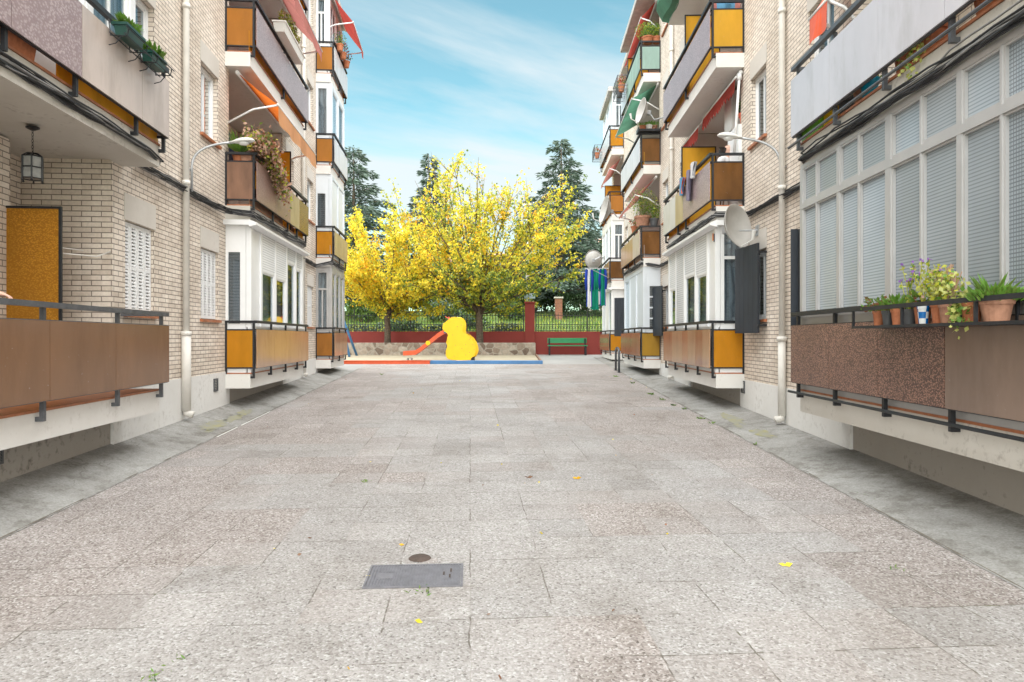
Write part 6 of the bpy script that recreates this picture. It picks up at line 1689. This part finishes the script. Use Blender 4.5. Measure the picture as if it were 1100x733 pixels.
def cedar(label, x, y, ztop, half, seed, base=None, n=34, sprays=5200, flat=.12, low=.12, lean=0.0, broad=1.0):
    rng.seed(seed)
    z0 = gz(y) if base is None else base; H = ztop - z0
    o = thing('cedar_tree', label, 'tree', (x, y, z0), 'cedars beyond the fence')
    g = Geo(); g.tube([(x, y, z0 - .2), (x + lean * .3, y, z0 + H * .5), (x + lean, y, ztop)], [.28, .16, .015], 8)
    L = Geo(); br = []
    for i in range(n * 2):
        t = low + (1 - low) * (i + rng.random()) / (n * 2); zz = z0 + H * t
        az = i * 2.4 + rng.uniform(-.4, .4)
        ln = half * ((1 - t) ** .75 * broad + .05) * rng.uniform(.62, 1.18)
        b = Vector((x + lean * t, y, zz)); d = Vector((math.cos(az), math.sin(az), 0))
        dz = rng.uniform(-.02, .22) if t < .9 else .6
        pts = [b, b + d * ln * .4 + Vector((0, 0, ln * dz * .6)), b + d * ln * .75 + Vector((0, 0, ln * dz * .7)), b + d * ln + Vector((0, 0, ln * (dz * .6 - .10)))]
        g.tube(pts, [.045 * (1 - t) + .015, .03 * (1 - t) + .01, .018, .004], 4); br.append((pts, ln, d))
    g.build('trunk', 'bark', o, smooth=True)
    for (pts, ln, d) in rng.choices(br, [q[1] for q in br], k=sprays):
        u = rng.random() ** .8; j = min(2, int(u * 3)); p = pts[j].lerp(pts[j + 1], u * 3 - j)
        side = Vector((-d.y, d.x, 0)) * rng.gauss(0, 1) * ln * .13 * (1.2 - u * .6)
        p = p + side + Vector((0, 0, rng.gauss(0, .07) - abs(rng.gauss(0, .12))))
        L.m = 0 if rng.random() < .62 else 1
        dd = d * .8 + side.normalized() * .7 + Vector((0, 0, rng.uniform(-.75, .15)))
        L.leaf(p, rng.uniform(.22, .5), .26, dd)
    L.build('crown', ['needle', 'needle2'], o, recalc=False)
cedar('tall pointed blue green cedar standing right of the yellow trees', W(603, 0, 48).x, 48, W(0, 150, 48).z, 4.3, 3, sprays=15000, n=44)
cedar('slender cedar whose tip shows above the taller yellow tree', W(464, 0, 50).x, 50, W(0, 166, 50).z, 2.7, 5, sprays=9500, lean=-.25)
cedar('broad cedar at the corner of the left building', W(380, 0, 46).x, 46, W(0, 160, 46).z, 4.6, 9, sprays=16000, broad=1.15, n=38)
cedar('short dark cedar with low spreading boughs behind the clipped hedge', W(628, 0, 53).x, 53, W(0, 238, 53).z, 5.0, 14, sprays=13000, broad=1.2, low=.08)

def bush(name, label, cat, x, y, z0, rx, ry, h, n, ms, seed, size=.2, group=None, box=False, asp=.55):
    rng.seed(seed)
    o = thing(name, label, cat, (x, y, z0), group)
    L = Geo(); lumps = [(rnd_unit(), rng.uniform(.75, 1.15)) for _ in range(14)]
    for _ in range(n):
        if box:
            p = Vector((x + rng.uniform(-rx, rx), y + rng.uniform(-ry, ry), z0 + rng.uniform(0, h)))
            if rng.random() < .6: p.y = y - ry + rng.gauss(0, .08)
            if rng.random() < .3: p.z = z0 + h + rng.gauss(0, .07)
        else:
            v = rnd_unit(); s_ = max(.72, max(l[1] * max(0, v.dot(l[0])) ** 2 for l in lumps)) * rng.random() ** .3
            p = Vector((x + v.x * rx * s_, y + v.y * ry * s_, z0 + h * .5 + v.z * h * .5 * s_))
        L.m = rng.choices(range(len(ms)), [1.0] + [.5] * (len(ms) - 1))[0]; L.leaf(p, rng.uniform(.6, 1.3) * size, asp)
    L.build('crown', ms, o, recalc=False)
    g = Geo()
    for _ in range(5): g.tube([(x + rng.uniform(-.2, .2) * rx, y, z0 - .1), (x + rng.uniform(-.5, .5) * rx, y, z0 + h * .6)], [.05, .02], 5)
    g.build('stem', 'bark', o)
    return o
bush('hedge', 'dark clipped hedge along the top of the grass bank', 'hedge', W(655, 0, 47).x, 47, gz(47) - .1, 3.6, .7, W(0, 317, 47).z - gz(47), 6500, ['hedge', 'leaf_dark'], 21, .17, box=True)
GB = 'shrubs beyond the fence'
bush('evergreen_tree', 'rounded dark evergreen right of the tall pointed cedar', 'tree', W(652, 0, 52).x, 52, gz(52), 2.4, 2.0, 6.3, 6500, ['leaf_dark', 'leaf_green', 'hedge'], 22, .28, GB)
bush('evergreen_tree', 'olive green rounded tree seen through the taller yellow tree', 'tree', W(548, 0, 58).x, 58, gz(58), 3.0, 2.4, 6.0, 5500, ['leaf_dark', 'needle2', 'leaf_green'], 25, .3, GB)
bush('evergreen_tree', 'dense dark shrub behind the trunk of the bright yellow tree', 'tree', W(440, 0, 56).x, 56, gz(56), 4.2, 2.4, 5.2, 6500, ['hedge', 'leaf_dark', 'needle2'], 26, .3, GB)
bush('shrub', 'low grey green shrub behind the fence between the two yellow trees', 'shrub', W(476, 0, 44).x, 44, gz(44), 1.9, .9, 1.5, 2600, ['needle2', 'leaf_green', 'hedge'], 27, .18, GB)
bush('shrub', 'low dark shrub behind the fence left of the red pillar', 'shrub', W(548, 0, 45).x, 45, gz(45), 1.3, .9, 1.4, 2200, ['hedge', 'leaf_green'], 28, .18, GB)
bush('shrub', 'low green shrub behind the fence beside the left building corner', 'shrub', W(392, 0, 44).x, 44, gz(44), 1.6, .9, 1.6, 2300, ['leaf_green', 'hedge'], 29, .18, GB)
for i, (px, Y_, rx, h) in enumerate(((382, 49, 2.6, 3.0), (415, 51, 2.4, 2.4), (455, 50, 2.4, 2.0), (500, 52, 2.6, 2.6), (530, 50, 2.0, 2.2), (562, 49, 1.8, 3.0), (588, 51, 2.0, 3.2))):
    bush('shrub', ['dark shrub of the hedge line seen at the left building corner', 'dark shrub of the hedge line seen under the bright yellow tree', 'dark shrub of the hedge line left of the slide', 'dark shrub of the hedge line right above the slide', 'dark shrub of the hedge line seen under the taller yellow tree', 'tall dark shrub of the hedge line left of the red pillar top', 'tall dark shrub of the hedge line left of the brick gate pillar'][i], 'shrub', W(px, 0, Y_).x, Y_, gz(Y_) - .2, rx, 1.2, h, 2600, [['hedge', 'leaf_dark', 'leaf_green'], ['leaf_dark', 'needle2', 'hedge']][i % 2], 60 + i, .22, GB)
for i, (px, Y_, rx, h) in enumerate(((388, 38, 1.3, .9), (432, 40, 1.5, 1.0), (470, 39, 1.2, .8), (500, 41, 1.4, 1.2), (545, 39, 1.2, .9))):
    bush('shrub', ['ragged grey green bush close behind the fence at the left corner', 'ragged dull bush close behind the fence right of the bright yellow tree', 'ragged dull bush close behind the fence left of the slide head', 'ragged dull bush close behind the fence at the taller tree trunk', 'ragged grey green bush close behind the fence left of the red pillar'][i], 'shrub', W(px, 0, Y_).x, Y_, gz(Y_) - .2, rx, .7, h, 1500, [['needle2', 'hedge', 'leaf_lime'], ['hedge', 'needle2', 'leaf_green']][i % 2], 80 + i, .16, GB)
# grass on the bank
rng.seed(40); g = Geo()
for _ in range(15000):
    y = 33.2 + 14.5 * rng.random() ** 1.3; x = rng.uniform(-.27, .2) * y
    g.m = rng.choices((0, 1, 2), (.28, .50, .22))[0]
    g.leaf((x, y, gz(y) - .04), rng.uniform(.12, .3), .16, (rng.gauss(0, .35), rng.gauss(0, .35), 1))
tag(g.build('grass', ['leaf_fresh', 'leaf_green', 'leaf_lime'], recalc=False, org=(0, 0, 0)), kind='stuff')
rng.seed(41)

# brick gate pillar, sign, pole and wires, houses far behind
gp = thing('gate_pillar', 'orange brick gate pillar at the end of the clipped hedge', 'pillar', W(600, 338, 45.5))
x = W(600, 0, 45.5).x; z = gz(45.5); g = Geo(); g.box(x - .24, x + .24, 45.3, 45.78, z - .1, z + 1.35); g.build('shaft', 'red_brick', gp)
g = Geo(); g.box(x - .30, x + .30, 45.24, 45.84, z + 1.351, z + 1.45); g.build('cap', 'lintel', gp)
sg = thing('sign_board', 'small pale blue sign board behind the top of the red pillar', 'sign', W(568, 330, 33.6))
x = W(569, 0, 33.6).x; g = Geo(); z = W(0, 318, 33.6).z; g.box(x - .27, x + .27, 33.6, 33.62, z - .13, z + .13); g.build('board', 'sign_blue', sg)
g = Geo(); g.tube([(x, 33.65, gz(33.6) - .1), (x, 33.65, z + .1)], .025, 8); g.build('post', 'steel', sg)
up = thing('utility_pole', 'grey concrete utility pole with a crossarm behind the yellow tree', 'utility pole', (W(567, 0, 47).x, 47, gz(47)))
x = W(567, 0, 47).x; zt = W(0, 217, 47).z; g = Geo(); g.tube([(x, 47, gz(47) - .2), (x, 47, zt)], [.17, .11], 10); g.build('pole', 'slab_grey', up, smooth=True)
g = Geo(); g.box(x - .45, x + .45, 46.85, 46.93, zt - .28, zt - .16); 
for q in (-.38, 0, .38): g.lathe([(0, .12), (.03, .12), (.045, .04), (.03, 0)], (x + q, 46.89, zt - .159), 8)
g.build('crossarm', 'steel', up)
g = Geo()
for q, zz in ((-.38, zt - .03), (0, zt - .03), (.38, zt - .03)):
    for x1, y1 in ((x + 22, 50), (x - 26, 49)):
        g.tube([(x + q + (x1 - x) * t / 10, 46.89 + (y1 - 46.89) * t / 10, zz - .9 * math.sin(math.pi * t / 10)) for t in range(11)], .012, 4)
tag(g.build('overhead_wire', 'cable', recalc=False), 'thin overhead wires strung from the grey utility pole', 'wires')
def house(label, x0, x1, y, h, roofh, wall, roof):
    z = gz(y); o = thing('house', label, 'house', ((x0 + x1) / 2, y, z), 'houses far behind the trees')
    g = Geo(); cols = max(2, int((x1 - x0) / 2.6)); wv = []
    for i in range(cols):
        cx = x0 + (x1 - x0) * (i + .5) / cols
        for k in range(max(1, int(h / 2.9))): wv.append((cx - .5, cx + .5, z + .9 + k * 2.9, z + 2.2 + k * 2.9))
    wall_cells(g, x0, x1, y, y + .25, z - .3, z + h, wv); g.box(x0, x0 + .25, y + .251, y + 7, z - .3, z + h); g.box(x1 - .25, x1, y + .251, y + 7, z - .3, z + h); g.box(x0, x1, y + 7.001, y + 7.2, z - .3, z + h)
    g.build('wall', wall, o)
    g = Geo(); m = y + 3.6
    g.hexa([(x0 - .4, y - .4, z + h), (x1 + .4, y - .4, z + h), (x1 + .4, y + 7.6, z + h), (x0 - .4, y + 7.6, z + h)], [(x0 + .5, m - .2, z + h + roofh), (x1 - .5, m - .2, z + h + roofh), (x1 - .5, m + .2, z + h + roofh), (x0 + .5, m + .2, z + h + roofh)])
    rf = g.build('roof', roof, o)
    g = Geo(); g.box(x1 - 2.0, x1 - 1.3, m - .5, m, z + h + .3, z + h + roofh + .7); g.build('chimney', 'red_brick', rf)
    for a, b, c, d in wv:
        g = Geo(); g.box(a, b, y + .12, y + .13, c, d); w_ = g.build('window', 'dark_blind', o)
        g = Geo()
        for e in ((a, a + .07, c, d), (b - .07, b, c, d), ((a + b) / 2 - .03, (a + b) / 2 + .03, c, d)): g.box(e[0], e[1], y + .08, y + .119, e[2], e[3])
        g.build('frame', 'white_metal', w_)
house('pale house with a faded pink tiled roof beside the right building', 7.2, 19, 66, 5.4, 2.6, 'house_wall', 'terra_roof')
house('pale house almost hidden behind the taller yellow tree', -9, 1.5, 78, 5.6, 2.4, 'house_wall', 'terra_roof')

# ------------------------------------------------------------------ sky, sun, camera
SUN_EL, SUN_AZ = R(58), R(184)          # azimuth measured from +Y towards +X: behind the camera, to the left
w = bpy.data.worlds.new('World'); SC.world = w; w.use_nodes = True
nt = w.node_tree; bg = nt.nodes['Background']
sky = N(nt, 'ShaderNodeTexSky'); sky.sky_type = 'NISHITA'; sky.sun_disc = False
sky.sun_elevation = SUN_EL; sky.sun_rotation = SUN_AZ; sky.altitude = 600; sky.air_density = 1.0; sky.dust_density = 0.6; sky.ozone_density = 1.0
tc = N(nt, 'ShaderNodeTexCoord'); sx = N(nt, 'ShaderNodeSeparateXYZ'); lk(nt, tc.outputs['Generated'], sx.inputs[0])
def mt(op, a, b=None):
    n = N(nt, 'ShaderNodeMath', operation=op)
    for i, v in enumerate((a, b)):
        if v is None: continue
        if isinstance(v, (int, float)): n.inputs[i].default_value = v
        else: lk(nt, v, n.inputs[i])
    return n.outputs[0]
zz = mt('MAXIMUM', mt('ADD', sx.outputs['Z'], 0.10), 0.02)
cv = N(nt, 'ShaderNodeCombineXYZ'); lk(nt, mt('DIVIDE', sx.outputs['X'], zz), cv.inputs[0]); lk(nt, mt('DIVIDE', sx.outputs['Y'], zz), cv.inputs[1])
m0 = N(nt, 'ShaderNodeMapping'); m0.inputs['Rotation'].default_value = (0, 0, R(-33)); lk(nt, cv.outputs[0], m0.inputs['Vector'])
mp = N(nt, 'ShaderNodeMapping'); mp.inputs['Scale'].default_value = (0.26, 1.0, 1); mp.inputs['Location'].default_value = (3.1, 1.7, 0); lk(nt, m0.outputs[0], mp.inputs['Vector'])
c1 = noise(nt, mp.outputs['Vector'], 1.0, 8, 0.58, 0.5)
c2 = noise(nt, mp.outputs['Vector'], 0.45, 3, 0.5)
cl = ramp(nt, mt('ADD', mt('MULTIPLY', c1, .75), mt('MULTIPLY', c2, .25)), [(0.43, (0, 0, 0)), (0.57, (1, 1, 1))])
haz = mt('MULTIPLY', mt('POWER', mt('SUBTRACT', 1.0, mt('MINIMUM', mt('MAXIMUM', sx.outputs['Z'], 0.0), 1.0)), 5.0), 0.10)
fac = mt('MINIMUM', mt('ADD', mt('MULTIPLY', cl, CLOUD), haz), 0.96)
skyc = mixc(nt, 1.0, sky.outputs['Color'], SKY_TINT, 'MULTIPLY')
col = mixc(nt, fac, skyc, CLOUD_COL)
lk(nt, col, bg.inputs['Color']); bg.inputs['Strength'].default_value = SKY_STR
sd = bpy.data.lights.new('sun', 'SUN'); so = bpy.data.objects.new('sun', sd); COL.objects.link(so)
sd.energy = SUN_STR; sd.angle = R(SUN_ANG); sd.color = (1.0, 0.97, 0.935)
D = Vector((math.sin(SUN_AZ) * math.cos(SUN_EL), math.cos(SUN_AZ) * math.cos(SUN_EL), math.sin(SUN_EL)))
so.rotation_euler = D.to_track_quat('Z', 'Y').to_euler(); so.location = D * 40

cam = bpy.data.cameras.new('camera'); co = bpy.data.objects.new('camera', cam); COL.objects.link(co)
co.location = (0, 0, E); co.rotation_euler = (R(90), 0, 0)
cam.sensor_width = 36; cam.lens = 36 * FX / 1100; cam.shift_y = -3.5 / 1100; cam.clip_start = .05; cam.clip_end = 5000
SC.camera = co
SC.view_settings.view_transform = 'Standard'; SC.view_settings.look = 'None'; SC.view_settings.gamma = 1.0
SC.view_settings.exposure = EXPOSURE
try:
    SC.cycles.max_bounces = 8; SC.cycles.diffuse_bounces = 4; SC.cycles.transparent_max_bounces = 12
    SC.cycles.use_denoising = True; SC.cycles.sample_clamp_indirect = 6
except Exception: pass
